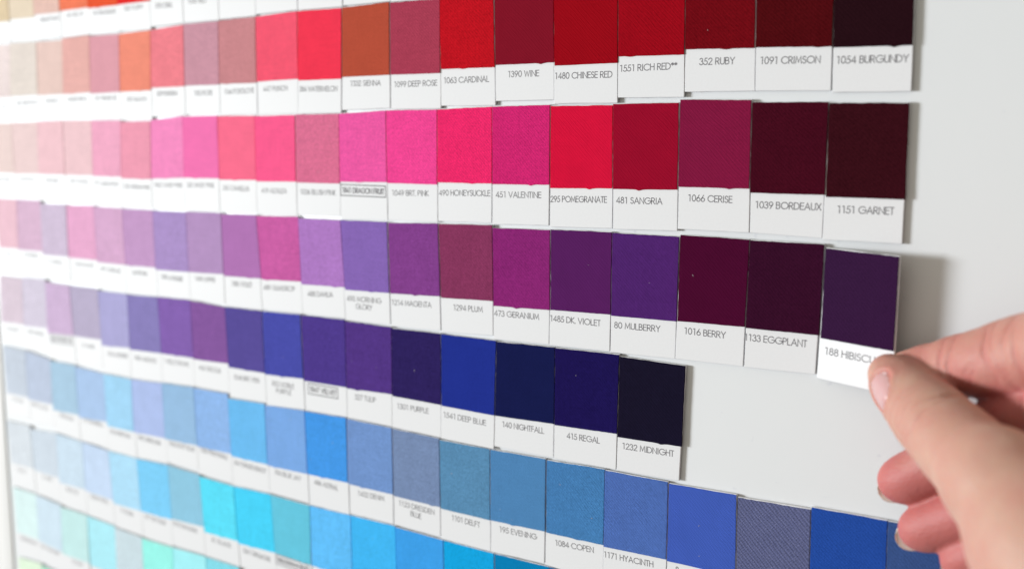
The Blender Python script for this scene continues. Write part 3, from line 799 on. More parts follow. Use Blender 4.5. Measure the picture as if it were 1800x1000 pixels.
    (4, 4, 4.429, -0.938, (-0.505, 0.861, 0.491, 0.868, -0.476, -0.297, 0.498, -0.243, -0.476, -0.881, 0.489, -0.848), [('1133 LAVENDER', -0.312, -0.448, 0.392, -0.427)], (0.416, 0.394, 0.673),
     'periwinkle lilac swatch, fifth from left in the violet row ending with MIDNIGHT', 0),
    (4, 5, 5.423, -0.923, (-0.498, 0.848, 0.482, 0.87, -0.492, -0.288, 0.529, -0.253, -0.501, -0.888, 0.516, -0.831), [('1082 AMETHYST', -0.374, -0.439, 0.348, -0.436)], (0.251, 0.214, 0.492),
     'dusty violet swatch, sixth from left in the violet row ending with MIDNIGHT', 0),
    (4, 6, 6.424, -0.885, (-0.512, 0.838, 0.484, 0.853, -0.466, -0.291, 0.515, -0.268, -0.478, -0.863, 0.507, -0.829), [('1 HELIOTROPE', -0.398, -0.432, 0.356, -0.421)], (0.228, 0.123, 0.425),
     'medium purple swatch, seventh from left in the violet row ending with MIDNIGHT', 0),
    (4, 7, 7.426, -0.879, (-0.513, 0.847, 0.481, 0.807, -0.482, -0.296, 0.526, -0.263, -0.489, -0.835, 0.521, -0.819), [('442 CROCUS', -0.341, -0.435, 0.286, -0.435)], (0.232, 0.101, 0.341),
     'red purple swatch, eighth from left in the violet row ending with MIDNIGHT', 0),
    (4, 8, 8.431, -0.914, (-0.52, 0.842, 0.479, 0.856, -0.476, -0.294, 0.503, -0.284, -0.482, -0.867, 0.524, -0.831), [('1048 BRT. PERI', -0.353, -0.463, 0.347, -0.447)], (0.100, 0.076, 0.314),
     'deep blue violet swatch, ninth from left in the violet row ending with MIDNIGHT', 0),
    (4, 9, 9.43, -0.9, (-0.515, 0.842, 0.474, 0.873, -0.491, -0.319, 0.503, -0.275, -0.471, -0.883, 0.512, -0.832), [('853 NOBLE', -0.306, -0.458, 0.25, -0.447), ('PURPLE', -0.207, -0.581, 0.174, -0.571)], (0.068, 0.076, 0.391),
     'royal violet fabric swatch card printed NOBLE PURPLE', 0),
    (4, 10, 10.443, -0.879, (-0.533, 0.836, 0.514, 0.86, -0.505, -0.331, 0.515, -0.312, -0.495, -0.864, 0.514, -0.833), [('!1847 VELVET', -0.378, -0.457, 0.268, -0.45)], (0.077, 0.044, 0.261),
     'dark violet fabric swatch card printed VELVET in a box', 0),
    (4, 11, 11.47, -0.882, (-0.508, 0.835, 0.52, 0.836, -0.506, -0.323, 0.517, -0.289, -0.507, -0.84, 0.495, -0.831), [('327 TULIP', -0.322, -0.445, 0.142, -0.439)], (0.085, 0.038, 0.230),
     'tulip purple fabric swatch card printed TULIP', 0),
    (4, 12, 12.493, -0.894, (-0.498, 0.832, 0.518, 0.847, -0.5, -0.302, 0.518, -0.307, -0.522, -0.834, 0.502, -0.844), [('1301 PURPLE', -0.407, -0.456, 0.253, -0.444)], (0.028, 0.017, 0.107),
     'dark purple fabric swatch card printed PURPLE', 0),
    (4, 13, 13.534, -0.9, (-0.517, 0.844, 0.551, 0.85, -0.517, -0.31, 0.518, -0.315, -0.534, -0.847, 0.501, -0.847), [('1541 DEEP BLUE', -0.476, -0.447, 0.349, -0.458)], (0.017, 0.032, 0.271),
     'deep blue fabric swatch card printed DEEP BLUE', 0),
    (4, 14, 14.593, -0.872, (-0.502, 0.813, 0.535, 0.837, -0.535, -0.343, 0.535, -0.309, -0.552, -0.83, 0.519, -0.82), [('140 NIGHTFALL', -0.4, -0.456, 0.35, -0.442)], (0.009, 0.012, 0.070),
     'navy fabric swatch card printed NIGHTFALL', 0),
    (4, 15, 15.649, -0.86, (-0.515, 0.821, 0.539, 0.843, -0.516, -0.334, 0.522, -0.299, -0.531, -0.841, 0.508, -0.823), [('415 REGAL', -0.303, -0.458, 0.238, -0.445)], (0.013, 0.008, 0.079),
     'dark indigo fabric swatch card printed REGAL', 0),
    (4, 16, 16.672, -0.865, (-0.478, 0.818, 0.519, 0.806, -0.494, -0.339, 0.497, -0.314, -0.508, -0.826, 0.467, -0.798), [('1232 MIDNIGHT', -0.418, -0.454, 0.369, -0.433)], (0.010, 0.008, 0.022),
     'midnight black blue fabric swatch card printed MIDNIGHT', 0),
    (5, 0, 0.543, -2.462, (-0.473, 0.808, 0.467, 0.8, -0.434, -0.313, 0.472, -0.294, -0.492, -0.812, 0.499, -0.796), [('1173 ICE', -0.292, -0.429, 0.26, -0.431)], (0.564, 0.623, 0.727),
     'pale grey blue swatch, first from left in the blue row holding DELFT and COPEN', 0),
    (5, 1, 1.524, -2.509, (-0.511, 0.847, 0.486, 0.749, -0.508, -0.294, 0.481, -0.277, -0.482, -0.803, 0.507, -0.793), [('1090 CLOUD', -0.415, -0.38, 0.247, -0.402)], (0.508, 0.577, 0.731),
     'pale cloud blue swatch, second from left in the blue row holding DELFT and COPEN', 0),
    (5, 2, 2.492, -2.602, (-0.49, 0.814, 0.449, 0.825, -0.492, -0.302, 0.484, -0.272, -0.464, -0.799, 0.505, -0.84), [('1028 BLUE', -0.325, -0.381, 0.304, -0.401)], (0.405, 0.584, 0.756),
     'light blue swatch, third from left in the blue row holding DELFT and COPEN', 0),
    (5, 3, 3.48, -2.628, (-0.535, 0.832, 0.492, 0.797, -0.503, -0.297, 0.528, -0.244, -0.477, -0.814, 0.52, -0.815), [('277 BLUEBELL', -0.361, -0.326, 0.382, -0.336)], (0.409, 0.563, 0.823),
     'soft sky blue swatch, fourth from left in the blue row holding DELFT and COPEN', 0),
    (5, 4, 4.468, -2.654, (-0.495, 0.824, 0.45, 0.832, -0.461, -0.299, 0.456, -0.287, -0.466, -0.833, 0.511, -0.822), [('1513 ROBIN EGG', -0.392, -0.399, 0.335, -0.404)], (0.365, 0.648, 0.894),
     'bright pale blue swatch, fifth from left in the blue row holding DELFT and COPEN', 0),
    (5, 5, 5.453, -2.628, (-0.532, 0.8, 0.466, 0.849, -0.523, -0.313, 0.497, -0.277, -0.468, -0.848, 0.534, -0.8), [('490 CORNFLOWER', -0.399, -0.401, 0.327, -0.412)], (0.422, 0.520, 0.830),
     'light periwinkle swatch, sixth from left in the blue row holding DELFT and COPEN', 0),
    (5, 6, 6.444, -2.569, (-0.518, 0.796, 0.46, 0.841, -0.488, -0.348, 0.501, -0.315, -0.449, -0.829, 0.506, -0.807), [('1060 DUSTY BLUE', -0.387, -0.413, 0.404, -0.418)], (0.310, 0.500, 0.746),
     'dusty light blue swatch, seventh from left in the blue row holding DELFT and COPEN', 0),
    (5, 7, 7.428, -2.592, (-0.518, 0.852, 0.47, 0.871, -0.478, -0.31, 0.514, -0.291, -0.476, -0.86, 0.525, -0.863), [('1285 PERIWINKLE', -0.406, -0.354, 0.39, -0.385)], (0.278, 0.469, 0.825),
     'cornflower blue swatch, eighth from left in the blue row holding DELFT and COPEN', 0),
    (5, 8, 8.434, -2.626, (-0.535, 0.822, 0.474, 0.858, -0.489, -0.296, 0.5, -0.284, -0.477, -0.862, 0.538, -0.818), [('84 FORGETMENOT', -0.409, -0.403, 0.436, -0.426)], (0.155, 0.490, 0.876),
     'clear sky blue swatch, ninth from left in the blue row holding DELFT and COPEN', 0),
    (5, 9, 9.453, -2.602, (-0.54, 0.813, 0.481, 0.858, -0.514, -0.323, 0.511, -0.294, -0.476, -0.841, 0.535, -0.83), [('796 BLUE JAY', -0.34, -0.415, 0.338, -0.416)], (0.199, 0.392, 0.781),
     'soft blue fabric swatch card printed BLUE JAY', 0),
    (5, 10, 10.464, -2.592, (-0.524, 0.838, 0.486, 0.868, -0.493, -0.304, 0.489, -0.277, -0.47, -0.861, 0.507, -0.844), [('486 ASTRAL', -0.33, -0.414, 0.238, -0.428)], (0.062, 0.307, 0.797),
     'vivid blue fabric swatch card printed ASTRAL', 0),
    (5, 11, 11.469, -2.573, (-0.513, 0.839, 0.496, 0.833, -0.511, -0.317, 0.512, -0.306, -0.491, -0.848, 0.508, -0.825), [('1452 DENIM', -0.297, -0.437, 0.298, -0.418)], (0.167, 0.292, 0.599),
     'denim blue fabric swatch card printed DENIM', 0),
    (5, 12, 12.474, -2.57, (-0.504, 0.827, 0.491, 0.818, -0.488, -0.329, 0.509, -0.32, -0.491, -0.828, 0.504, -0.817), [('1123 DRESDEN', -0.381, -0.425, 0.37, -0.435), ('BLUE', -0.124, -0.548, 0.094, -0.57)], (0.181, 0.254, 0.435),
     'grey blue fabric swatch card printed DRESDEN BLUE', 0),
    (5, 13, 13.473, -2.588, (-0.502, 0.817, 0.498, 0.829, -0.485, -0.321, 0.496, -0.31, -0.49, -0.828, 0.495, -0.818), [('1101 DELFT', -0.269, -0.427, 0.284, -0.43)], (0.100, 0.252, 0.438),
     'teal blue fabric swatch card printed DELFT', 0),
    (5, 14, 14.479, -2.564, (-0.503, 0.805, 0.514, 0.833, -0.505, -0.329, 0.511, -0.292, -0.505, -0.842, 0.494, -0.795), [('195 EVENING', -0.34, -0.435, 0.342, -0.411)], (0.079, 0.228, 0.468),
     'medium blue fabric swatch card printed EVENING', 0),
    (5, 15, 15.482, -2.555, (-0.483, 0.811, 0.501, 0.848, -0.486, -0.31, 0.49, -0.285, -0.502, -0.822, 0.485, -0.837), [('1084 COPEN', -0.327, -0.433, 0.325, -0.397)], (0.061, 0.200, 0.448),
     'clear medium blue fabric swatch card printed COPEN', 0),
    (5, 16, 16.476, -2.548, (-0.487, 0.833, 0.495, 0.844, -0.497, -0.31, 0.495, -0.269, -0.503, -0.865, 0.495, -0.811), [('1171 HYACINTH', -0.489, -0.423, 0.291, -0.389)], (0.076, 0.150, 0.441),
     'hyacinth blue fabric swatch card printed HYACINTH', 0),
    (5, 17, 17.479, -2.536, (-0.502, 0.816, 0.492, 0.844, -0.502, -0.298, 0.505, -0.276, -0.502, -0.84, 0.512, -0.821), [('8', -0.365, -0.392, -0.322, -0.389)], (0.054, 0.108, 0.466),
     'bright royal blue swatch card right of HYACINTH, left of the grey two-tone card', 0),
    (5, 18, 18.472, -2.533, (-0.494, 0.815, 0.475, 0.85, -0.481, -0.305, 0.488, -0.27, -0.475, -0.85, 0.494, -0.815), [], (0.102, 0.114, 0.229),
     'grey two-tone twill swatch card between two blue cards at the bottom', 0),
    (5, 19, 19.424, -2.476, (-0.472, 0.822, 0.452, 0.843, -0.459, -0.298, 0.466, -0.277, -0.452, -0.843, 0.472, -0.822), [], (0.019, 0.070, 0.341),
     'cobalt blue swatch card right of the grey two-tone card at the bottom', 0),
    (5, 20, 20.374, -2.46, (-0.492, 0.823, 0.472, 0.843, -0.479, -0.297, 0.485, -0.277, -0.472, -0.842, 0.492, -0.822), [], (0.043, 0.086, 0.245),
     'slate blue swatch card partly covered by the ring fingertip at the bottom', 0),
    (6, 0, 0.564, -4.208, (-0.545, 0.765, 0.448, 0.785, -0.441, -0.242, 0.516, -0.211, -0.431, -0.794, 0.528, -0.757), [('1 FOG', -0.264, -0.381, 0.15, -0.346)], (0.675, 0.726, 0.793),
     'near white grey swatch, first from left in the azure row under DELFT and EVENING', 0),
    (6, 1, 1.561, -4.232, (-0.549, 0.741, 0.492, 0.803, -0.478, -0.228, 0.522, -0.228, -0.468, -0.788, 0.526, -0.756), [('21 MIST', -0.189, -0.322, 0.223, -0.324)], (0.621, 0.698, 0.795),
     'misty white blue swatch, second from left in the azure row under DELFT and EVENING', 0),
    (6, 2, 2.572, -4.252, (-0.513, 0.823, 0.478, 0.798, -0.492, -0.308, 0.506, -0.277, -0.487, -0.817, 0.522, -0.804), [('1028 ICE', -0.305, -0.41, 0.219, -0.412)], (0.593, 0.723, 0.853),
     'icy pale blue swatch, third from left in the azure row under DELFT and EVENING', 0),
    (6, 3, 3.564, -4.291, (-0.508, 0.837, 0.437, 0.792, -0.482, -0.264, 0.524, -0.28, -0.468, -0.804, 0.539, -0.825), [('1028 PASTEL', -0.345, -0.353, 0.318, -0.36)], (0.564, 0.691, 0.897),
     'pastel blue swatch, fourth from left in the azure row under DELFT and EVENING', 0),
    (6, 4, 4.54, -4.322, (-0.538, 0.822, 0.438, 0.834, -0.452, -0.312, 0.507, -0.288, -0.434, -0.826, 0.534, -0.83), [('21 AQUA', -0.222, -0.403, 0.21, -0.425)], (0.432, 0.715, 0.926),
     'pale aqua blue swatch, fifth from left in the azure row under DELFT and EVENING', 0),
    (6, 5, 5.523, -4.31, (-0.539, 0.821, 0.463, 0.863, -0.471, -0.3, 0.523, -0.265, -0.444, -0.849, 0.521, -0.836), [('1011 SKY BLUE', -0.384, -0.38, 0.307, -0.39)], (0.213, 0.606, 0.925),
     'bright sky blue swatch, sixth from left in the azure row under DELFT and EVENING', 0),
    (6, 6, 6.522, -4.273, (-0.527, 0.833, 0.454, 0.81, -0.468, -0.284, 0.541, -0.236, -0.469, -0.842, 0.542, -0.801), [('1010 NIAGARA', -0.45, -0.363, 0.312, -0.374)], (0.277, 0.560, 0.746),
     'dusty aqua swatch, seventh from left in the azure row under DELFT and EVENING', 0),
    (6, 7, 7.521, -4.292, (-0.546, 0.799, 0.447, 0.792, -0.458, -0.317, 0.52, -0.286, -0.452, -0.806, 0.551, -0.785), [('81 ISLAND', -0.314, -0.424, 0.369, -0.43)], (0.109, 0.707, 0.930),
     'bright cyan swatch, eighth from left in the azure row under DELFT and EVENING', 0),
    (6, 8, 8.531, -4.27, (-0.558, 0.77, 0.455, 0.807, -0.486, -0.349, 0.53, -0.302, -0.453, -0.818, 0.556, -0.76), [('1061 TURQUOISE', -0.366, -0.456, 0.388, -0.469)], (0.069, 0.627, 0.930),
     'turquoise blue swatch, ninth from left in the azure row under DELFT and EVENING', 0),
    (6, 9, 9.524, -4.294, (-0.532, 0.826, 0.479, 0.828, -0.457, -0.279, 0.476, -0.284, -0.421, -0.816, 0.474, -0.837), [('!1862 BAHAMA BLUE', -0.404, -0.387, 0.367, -0.386)], (0.133, 0.549, 0.736),
     'sea teal swatch, tenth from left in the azure row under DELFT and EVENING', 0),
    (6, 10, 10.513, -4.286, (-0.505, 0.82, 0.485, 0.845, -0.492, -0.3, 0.498, -0.275, -0.485, -0.845, 0.505, -0.82), [], (0.121, 0.497, 0.930),
     'light azure swatch card under ASTRAL, cut by the bottom frame', 0),
    (6, 11, 11.523, -4.244, (-0.518, 0.811, 0.498, 0.834, -0.505, -0.281, 0.512, -0.274, -0.498, -0.826, 0.518, -0.819), [], (0.056, 0.457, 0.896),
     'azure swatch card under DENIM, cut by the bottom frame', 0),
    (6, 12, 12.541, -4.253, (-0.515, 0.83, 0.495, 0.825, -0.501, -0.29, 0.508, -0.275, -0.495, -0.835, 0.515, -0.82), [], (0.050, 0.342, 0.818),
     'strong azure swatch card under DRESDEN BLUE, cut by the bottom frame', 0),
    (6, 13, 13.556, -4.244, (-0.514, 0.817, 0.494, 0.829, -0.5, -0.284, 0.507, -0.272, -0.494, -0.829, 0.514, -0.817), [], (0.009, 0.361, 0.744),
     'cerulean swatch card cut by the bottom frame, under DELFT', 0),
    (6, 14, 14.568, -4.222, (-0.512, 0.808, 0.492, 0.831, -0.499, -0.294, 0.505, -0.255, -0.492, -0.839, 0.512, -0.8), [], (0.004, 0.205, 0.466),
     'deep cerulean swatch card barely showing under EVENING at the bottom frame', 0),
    (6, 15, 15.57, -4.207, (-0.504, 0.817, 0.484, 0.787, -0.491, -0.278, 0.498, -0.235, -0.484, -0.823, 0.504, -0.78), [], (0.016, 0.149, 0.453),
     'ocean blue swatch card corner showing under COPEN at the bottom frame', 0),
    (7, 0, 0.612, -5.848, (-0.508, 0.807, 0.478, 0.816, -0.461, -0.288, 0.475, -0.272, -0.461, -0.83, 0.491, -0.793), [('1005 SEAFOAM', -0.329, -0.398, 0.37, -0.393)], (0.693, 0.862, 0.876),
     'minty white swatch, first from left in the mint row at lower left', 0),
    (7, 1, 1.592, -5.86, (-0.502, 0.819, 0.489, 0.778, -0.501, -0.275, 0.453, -0.34, -0.485, -0.795, 0.498, -0.802), [('1017 GLACIER', -0.445, -0.385, 0.292, -0.406)], (0.621, 0.755, 0.871),
     'icy white blue swatch, second from left in the mint row at lower left', 0),
    (7, 2, 2.568, -5.94, (-0.488, 0.817, 0.524, 0.833, -0.519, -0.294, 0.507, -0.268, -0.534, -0.834, 0.499, -0.816), [('12 MINT', -0.24, -0.381, 0.286, -0.375)], (0.555, 0.796, 0.809),
     'pale mint swatch, third from left in the mint row at lower left', 0),
    (7, 3, 3.597, -5.963, (-0.504, 0.841, 0.484, 0.824, -0.49, -0.279, 0.497, -0.296, -0.484, -0.824, 0.504, -0.841), [], (0.427, 0.809, 0.915),
     'pale aqua swatch, fourth from left in the mint row at lower left', 0),
    (7, 4, 4.569, -6.005, (-0.484, 0.84, 0.464, 0.825, -0.471, -0.28, 0.478, -0.295, -0.464, -0.825, 0.484, -0.84), [], (0.586, 0.706, 0.774),
     'pale grey green swatch, fifth from left in the mint row at lower left', 0),
    (7, 5, 5.546, -6.009, (-0.508, 0.816, 0.488, 0.849, -0.495, -0.304, 0.502, -0.271, -0.488, -0.849, 0.508, -0.816), [], (0.326, 0.884, 0.817),
     'bright mint swatch, sixth from left in the mint row at lower left', 0),
    (7, 6, 6.567, -5.953, (-0.524, 0.795, 0.504, 0.842, -0.511, -0.284, 0.518, -0.264, -0.504, -0.829, 0.524, -0.809), [], (0.379, 0.854, 0.923),
     'light aqua mint swatch, seventh from left in the mint row at lower left', 0),
    (7, 7, 7.571, -5.94, (-0.496, 0.82, 0.476, 0.845, -0.482, -0.3, 0.489, -0.275, -0.476, -0.845, 0.496, -0.82), [], (0.235, 0.685, 0.810),
     'aqua green swatch, eighth from left in the mint row at lower left', 0),
    (8, 0, 0.66, -7.553, (-0.505, 0.798, 0.485, 0.867, -0.491, -0.322, 0.498, -0.253, -0.485, -0.867, 0.505, -0.798), [], (0.728, 0.870, 0.703),
     'very pale green swatch card, first from left in the bottom left corner', 0),
    (8, 1, 1.662, -7.554, (-0.514, 0.839, 0.494, 0.769, -0.501, -0.281, 0.508, -0.238, -0.494, -0.826, 0.514, -0.783), [], (0.418, 0.770, 0.625),
     'light mint green swatch card, second from left in the bottom left corner', 0),
]
for rec in SWATCHES:
    swatch(*rec)

# ------------------------------------------------------------------ the hand (one continuous surface grown from joints)
JOINTS = {
    'thumb': [(19.932, 0.271, 0.53, 0.235), (20.150, 0.146, 0.72, 0.325), (20.590, -0.050, 1.22, 0.405), (21.039, -0.246, 1.68, 0.435), (21.443, -0.395, 2.10, 0.540), (22.296, -0.996, 2.60, 0.830), (24.300, -1.700, 3.00, 0.950)],
    'index': [(20.024, 0.327, 0.22, 0.165), (20.356, 0.381, 0.34, 0.250), (20.708, 0.459, 0.50, 0.340), (21.039, 0.570, 0.66, 0.375), (21.345, 0.686, 0.78, 0.430), (22.750, 1.350, 1.75, 0.500)],
    'middle': [(20.085, -0.988, 0.42, 0.250), (20.264, -0.877, 0.46, 0.290), (20.849, -0.416, 0.60, 0.310), (21.475, 0.060, 0.80, 0.390), (23.050, 0.750, 1.95, 0.520)],
    'ring': [(20.346, -1.487, 0.50, 0.240), (20.518, -1.386, 0.53, 0.280), (21.025, -1.019, 0.70, 0.290), (21.772, -0.390, 1.00, 0.350), (23.150, 0.050, 2.35, 0.500)],
    'pinky': [(20.785, -1.713, 0.62, 0.190), (20.909, -1.617, 0.66, 0.225), (21.339, -1.282, 0.85, 0.250), (21.921, -0.713, 1.30, 0.300), (23.100, -0.600, 2.40, 0.460)],
}



def catmull(P, R, n=7):
    P = np.array(P, float)
    R = np.array(R, float)
    Q = np.vstack([2 * P[0] - P[1], P, 2 * P[-1] - P[-2]])
    S_ = np.concatenate([[R[0]], R, [R[-1]]])
    op, orr = [], []
    for i in range(1, len(P)):
        p0, p1, p2, p3 = Q[i - 1], Q[i], Q[i + 1], Q[i + 2]
        for k in range(n):
            t = k / n
            op.append(0.5 * (2 * p1 + (p2 - p0) * t + (2 * p0 - 5 * p1 + 4 * p2 - p3) * t * t + (3 * p1 - p0 - 3 * p2 + p3) * t ** 3))
            s = t * t * (3 - 2 * t)
            orr.append(S_[i] + (S_[i + 1] - S_[i]) * s)
    op.append(P[-1])
    orr.append(R[-1])
    return np.array(op), np.array(orr)


GX0, GS = np.array((19.2, -5.8, -0.12)), 0.032
GN = np.array((402, 284, 236))
BIG = 9.0


def cone_field(F, a, b, r1, r2, k, flat=None, fs=1.0, pad=0.5):
    """smooth-union a tapered capsule into grid F"""
    lo = np.minimum(a - r1, b - r2) - pad
    hi = np.maximum(a + r1, b + r2) + pad
    i0 = np.clip(((lo - GX0) / GS).astype(int), 0, GN - 1)
    i1 = np.clip(((hi - GX0) / GS).astype(int) + 2, 1, GN)
    if np.any(i1 <= i0):
        return
    xs, ys, zs = [GX0[d] + GS * np.arange(i0[d], i1[d], dtype=np.float32) for d in range(3)]
    px, py, pz = xs[:, None, None] - a[0], ys[None, :, None] - a[1], zs[None, None, :] - a[2]
    ba = b - a
    h = np.clip((px * ba[0] + py * ba[1] + pz * ba[2]) / max(1e-9, float(ba @ ba)), 0, 1)
    dx, dy, dz = px - h * ba[0], py - h * ba[1], pz - h * ba[2]
    q = dx * dx + dy * dy + dz * dz
    if flat is not None:
        q = q + (1 / fs ** 2 - 1) * (dx * flat[0] + dy * flat[1] + dz * flat[2]) ** 2
    d = np.sqrt(q) - (r1 + (r2 - r1) * h)
    sub = F[i0[0]:i1[0], i0[1]:i1[1], i0[2]:i1[2]]
    if k > 0:
        hh = np.clip(0.5 + 0.5 * (sub - d) / k, 0, 1)
        sub[...] = sub + (d - sub) * hh - k * hh * (1 - hh)
    else:
        np.minimum(sub, d, out=sub)


def chain_field(P, R, k=0.03, flat=None, fs=1.0):
    F = np.full(tuple(GN), BIG, np.float32)
    op, orr = catmull(P, R)
    for i in range(len(op) - 1):
        cone_field(F, op[i], op[i + 1], orr[i], orr[i + 1], k, flat, fs)
    return F


def smin(A, B, k):
    h = np.clip(0.5 + 0.5 * (A - B) / k, 0, 1)
    return A + (B - A) * h - k * h * (1 - h)


def surface_nets(F):
    nx, ny, nz = F.shape
    neg = F < 0
    cnt = np.zeros((nx - 1, ny - 1, nz - 1), np.int8)
    for dx in (0, 1):
        for dy in (0, 1):
            for dz in (0, 1):
                cnt += neg[dx:nx - 1 + dx, dy:ny - 1 + dy, dz:nz - 1 + dz]
    cells = np.argwhere((cnt > 0) & (cnt < 8))
    idx = np.full(cnt.shape, -1, np.int64)
    idx[tuple(cells.T)] = np.arange(len(cells))
    acc = np.zeros((len(cells), 3))
    num = np.zeros(len(cells))
    corners = [(a, b, c) for a in (0, 1) for b in (0, 1) for c in (0, 1)]
    vals = {c: F[cells[:, 0] + c[0], cells[:, 1] + c[1], cells[:, 2] + c[2]].astype(float) for c in corners}
    for a in corners:
        for ax in range(3):
            if a[ax]:
                continue
            b = tuple(1 if i == ax else a[i] for i in range(3))
            va, vb = vals[a], vals[b]
            m_ = (va < 0) != (vb < 0)
            t = np.where(m_, va / np.where(m_, va - vb, 1), 0)
            pt = np.array(a, float)[None, :] + t[:, None] * (np.array(b) - np.array(a))[None, :]
            acc += pt * m_[:, None]
            num += m_
    V = cells + acc / num[:, None]
    faces = []
    for ax in range(3):
        u, v = (ax + 1) % 3, (ax + 2) % 3
        sl0 = [slice(None)] * 3
        sl1 = [slice(None)] * 3
        sl0[ax], sl1[ax] = slice(0, -1), slice(1, None)
        e = np.argwhere(neg[tuple(sl0)] != neg[tuple(sl1)])
        e = e[(e[:, u] > 0) & (e[:, v] > 0) & (e[:, u] < F.shape[u] - 1) & (e[:, v] < F.shape[v] - 1)]
        s = neg[tuple(sl0)][tuple(e.T)]
        q = []
        for du, dv in ((-1, -1), (0, -1), (0, 0), (-1, 0)):
            c = e.copy()
            c[:, u] += du
            c[:, v] += dv
            q.append(idx[tuple(c.T)])
        q = np.stack(q, 1)
        q[~s] = q[~s][:, ::-1]
        faces.append(q)
    return GX0 + GS * V, np.concatenate(faces)


FINGER_SIDE = (-0.25, -0.55, 0.0)
TN_TURN, TN_YAW, TN_BACK = 0.72, -0.35, -0.05
def build_hand():
    fields = {}
    arr = {k: np.array(v) for k, v in JOINTS.items()}
    cam_v = np.array(CAM)
    # thumb: broader than deep near its tip
    flats = {}
    for k, v in arr.items():
        P, R = v[:, :3], v[:, 3]
        ax = P[0] - P[2]
        ax /= np.linalg.norm(ax)
        view = cam_v - P[1]
        n = view - (view @ ax) * ax
        n /= np.linalg.norm(n)
        flats[k] = (ax, n)
        fields[k] = chain_field(P, R, 0.03, n, 0.95)
    F = fields['index']
    for k in ('middle', 'ring', 'pinky'):
        F = smin(F, fields[k], 0.05)
    # palm: a fan of thick rods from the knuckles to the wrist
    wr = np.array((25.7, -1.0, 3.5))
    G = np.full(tuple(GN), BIG, np.float32)
    for k, dy in (('index', 0.45), ('middle', 0.2), ('ring', -0.1), ('pinky', -0.4)):
        a = arr[k][-1]
        cone_field(G, a[:3], wr + np.array((0, dy, 0)), a[3], 0.75, 0.35, pad=0.8)
    for a, b in (('index', 'middle'), ('middle', 'ring'), ('ring', 'pinky')):
        cone_field(G, arr[a][-1][:3], arr[b][-1][:3], 0.44, 0.42, 0.3, pad=0.8)
    cone_field(G, wr, np.array((30.3, -4.2, 5.8)), 1.05, 1.3, 0.5, pad=1.0)
    th = arr['thumb']
    cone_field(G, th[-1][:3], wr, 0.95, 1.0, 0.5, pad=1.0)
    # the web between thumb and index knuckle
    cone_field(G, th[-2][:3], arr['index'][-1][:3] + np.array((0.6, -0.3, 0.1)), 0.5, 0.45, 0.4, pad=0.9)
    F = smin(F, G, 0.22)
    F = smin(F, fields['thumb'], 0.10)
    V, Q = surface_nets(F)
    # smooth out the grid a little
    n = len(V)
    E = np.concatenate([Q[:, [0, 1]], Q[:, [1, 2]], Q[:, [2, 3]], Q[:, [3, 0]]])
    E = np.concatenate([E, E[:, ::-1]])
    deg = np.bincount(E[:, 0], minlength=n).astype(float)
    for it in range(6):
        s = np.stack([np.bincount(E[:, 0], weights=V[E[:, 1], d], minlength=n) for d in range(3)], 1) / deg[:, None]
        V = V + (s - V) * (0.55 if it % 2 == 0 else -0.50)
    # surface normals
    nr = np.zeros_like(V)
    fn = np.cross(V[Q[:, 2]] - V[Q[:, 0]], V[Q[:, 3]] - V[Q[:, 1]])
    for c_ in range(4):
        for d in range(3):
            nr[:, d] += np.bincount(Q[:, c_], weights=fn[:, d], minlength=n)
    nr /= np.linalg.norm(nr, axis=1)[:, None] + 1e-12
    rs = np.random.RandomState(3)
    blood_and_shade = np.full(n, 0.10)
    for k, amp, rad in (('middle', 0.85, 0.7), ('ring', 0.8, 0.65), ('pinky', 0.7, 0.55)):
        blood_and_shade += amp * np.exp(-(np.linalg.norm(V - arr[k][0][:3], axis=1) / rad) ** 2)
    for q in arr['index'][1:5]:
        blood_and_shade = np.maximum(blood_and_shade, 0.62 * np.exp(-(np.linalg.norm(V - q[:3], axis=1) / 0.62) ** 2))
    for q in arr['middle'][2:4]:
        blood_and_shade = np.maximum(blood_and_shade, 0.75 * np.exp(-(np.linalg.norm(V - q[:3], axis=1) / 0.7) ** 2))

    for q, a_, r_ in (((21.05, 0.22, 0.55), 0.7, 0.38), ((21.5, 0.25, 0.8), 0.6, 0.45), ((20.95, -0.85, 0.6), 0.35, 0.5)):  # shade in the gaps between the fingers, painted into the skin colour
        blood_and_shade += a_ * np.exp(-(np.linalg.norm(V - np.array(q), axis=1) / r_) ** 2)

    def wrinkles(c0, axis, out, lines, depth, width, reach):
        """shallow creases across a joint: lines are positions along the axis"""
        axis = axis / np.linalg.norm(axis)
        rel = V - c0
        t = rel @ axis
        side = np.cross(axis, out)
        s_ = rel @ side
        m_ = np.clip(nr @ out, 0, 1) ** 0.7 * np.exp(-(np.linalg.norm(rel - np.outer(t, axis), axis=1) / reach) ** 4)
        for p_ in lines:
            a_, b_, ph = rs.uniform(-0.05, 0.05), rs.uniform(-0.25, 0.25), rs.uniform(0, 6)
            cen = p_ + a_ * s_ * 4 + b_ * s_ ** 2 + 0.012 * np.sin(s_ * 17 + ph)
            g_ = np.exp(-((t - cen) / width) ** 2) * m_ * (0.6 + 0.4 * np.sin(s_ * 6 + ph))
            V[:] -= nr * (depth * g_)[:, None]
            blood_and_shade[:] += 0.25 * g_

    th_ = arr['thumb'][:, :3]
    ax_, n_ = flats['thumb']
    wrinkles(th_[2], ax_, n_, (-0.17, -0.09, -0.02, 0.06, 0.15, 0.27), 0.020, 0.024, 0.75)
    for k, jj, ln in (('index', 2, (-0.05, 0.06)), ('index', 4, (-0.22, -0.08, 0.03, 0.14)), ('middle', 2, (-0.05, 0.05))):
        P_ = arr[k][:, :3]
        wrinkles(P_[jj], P_[jj - 1] - P_[jj + 1], flats[k][1], ln, 0.026, 0.028, 0.8)
    return V, Q, blood_and_shade, arr, flats


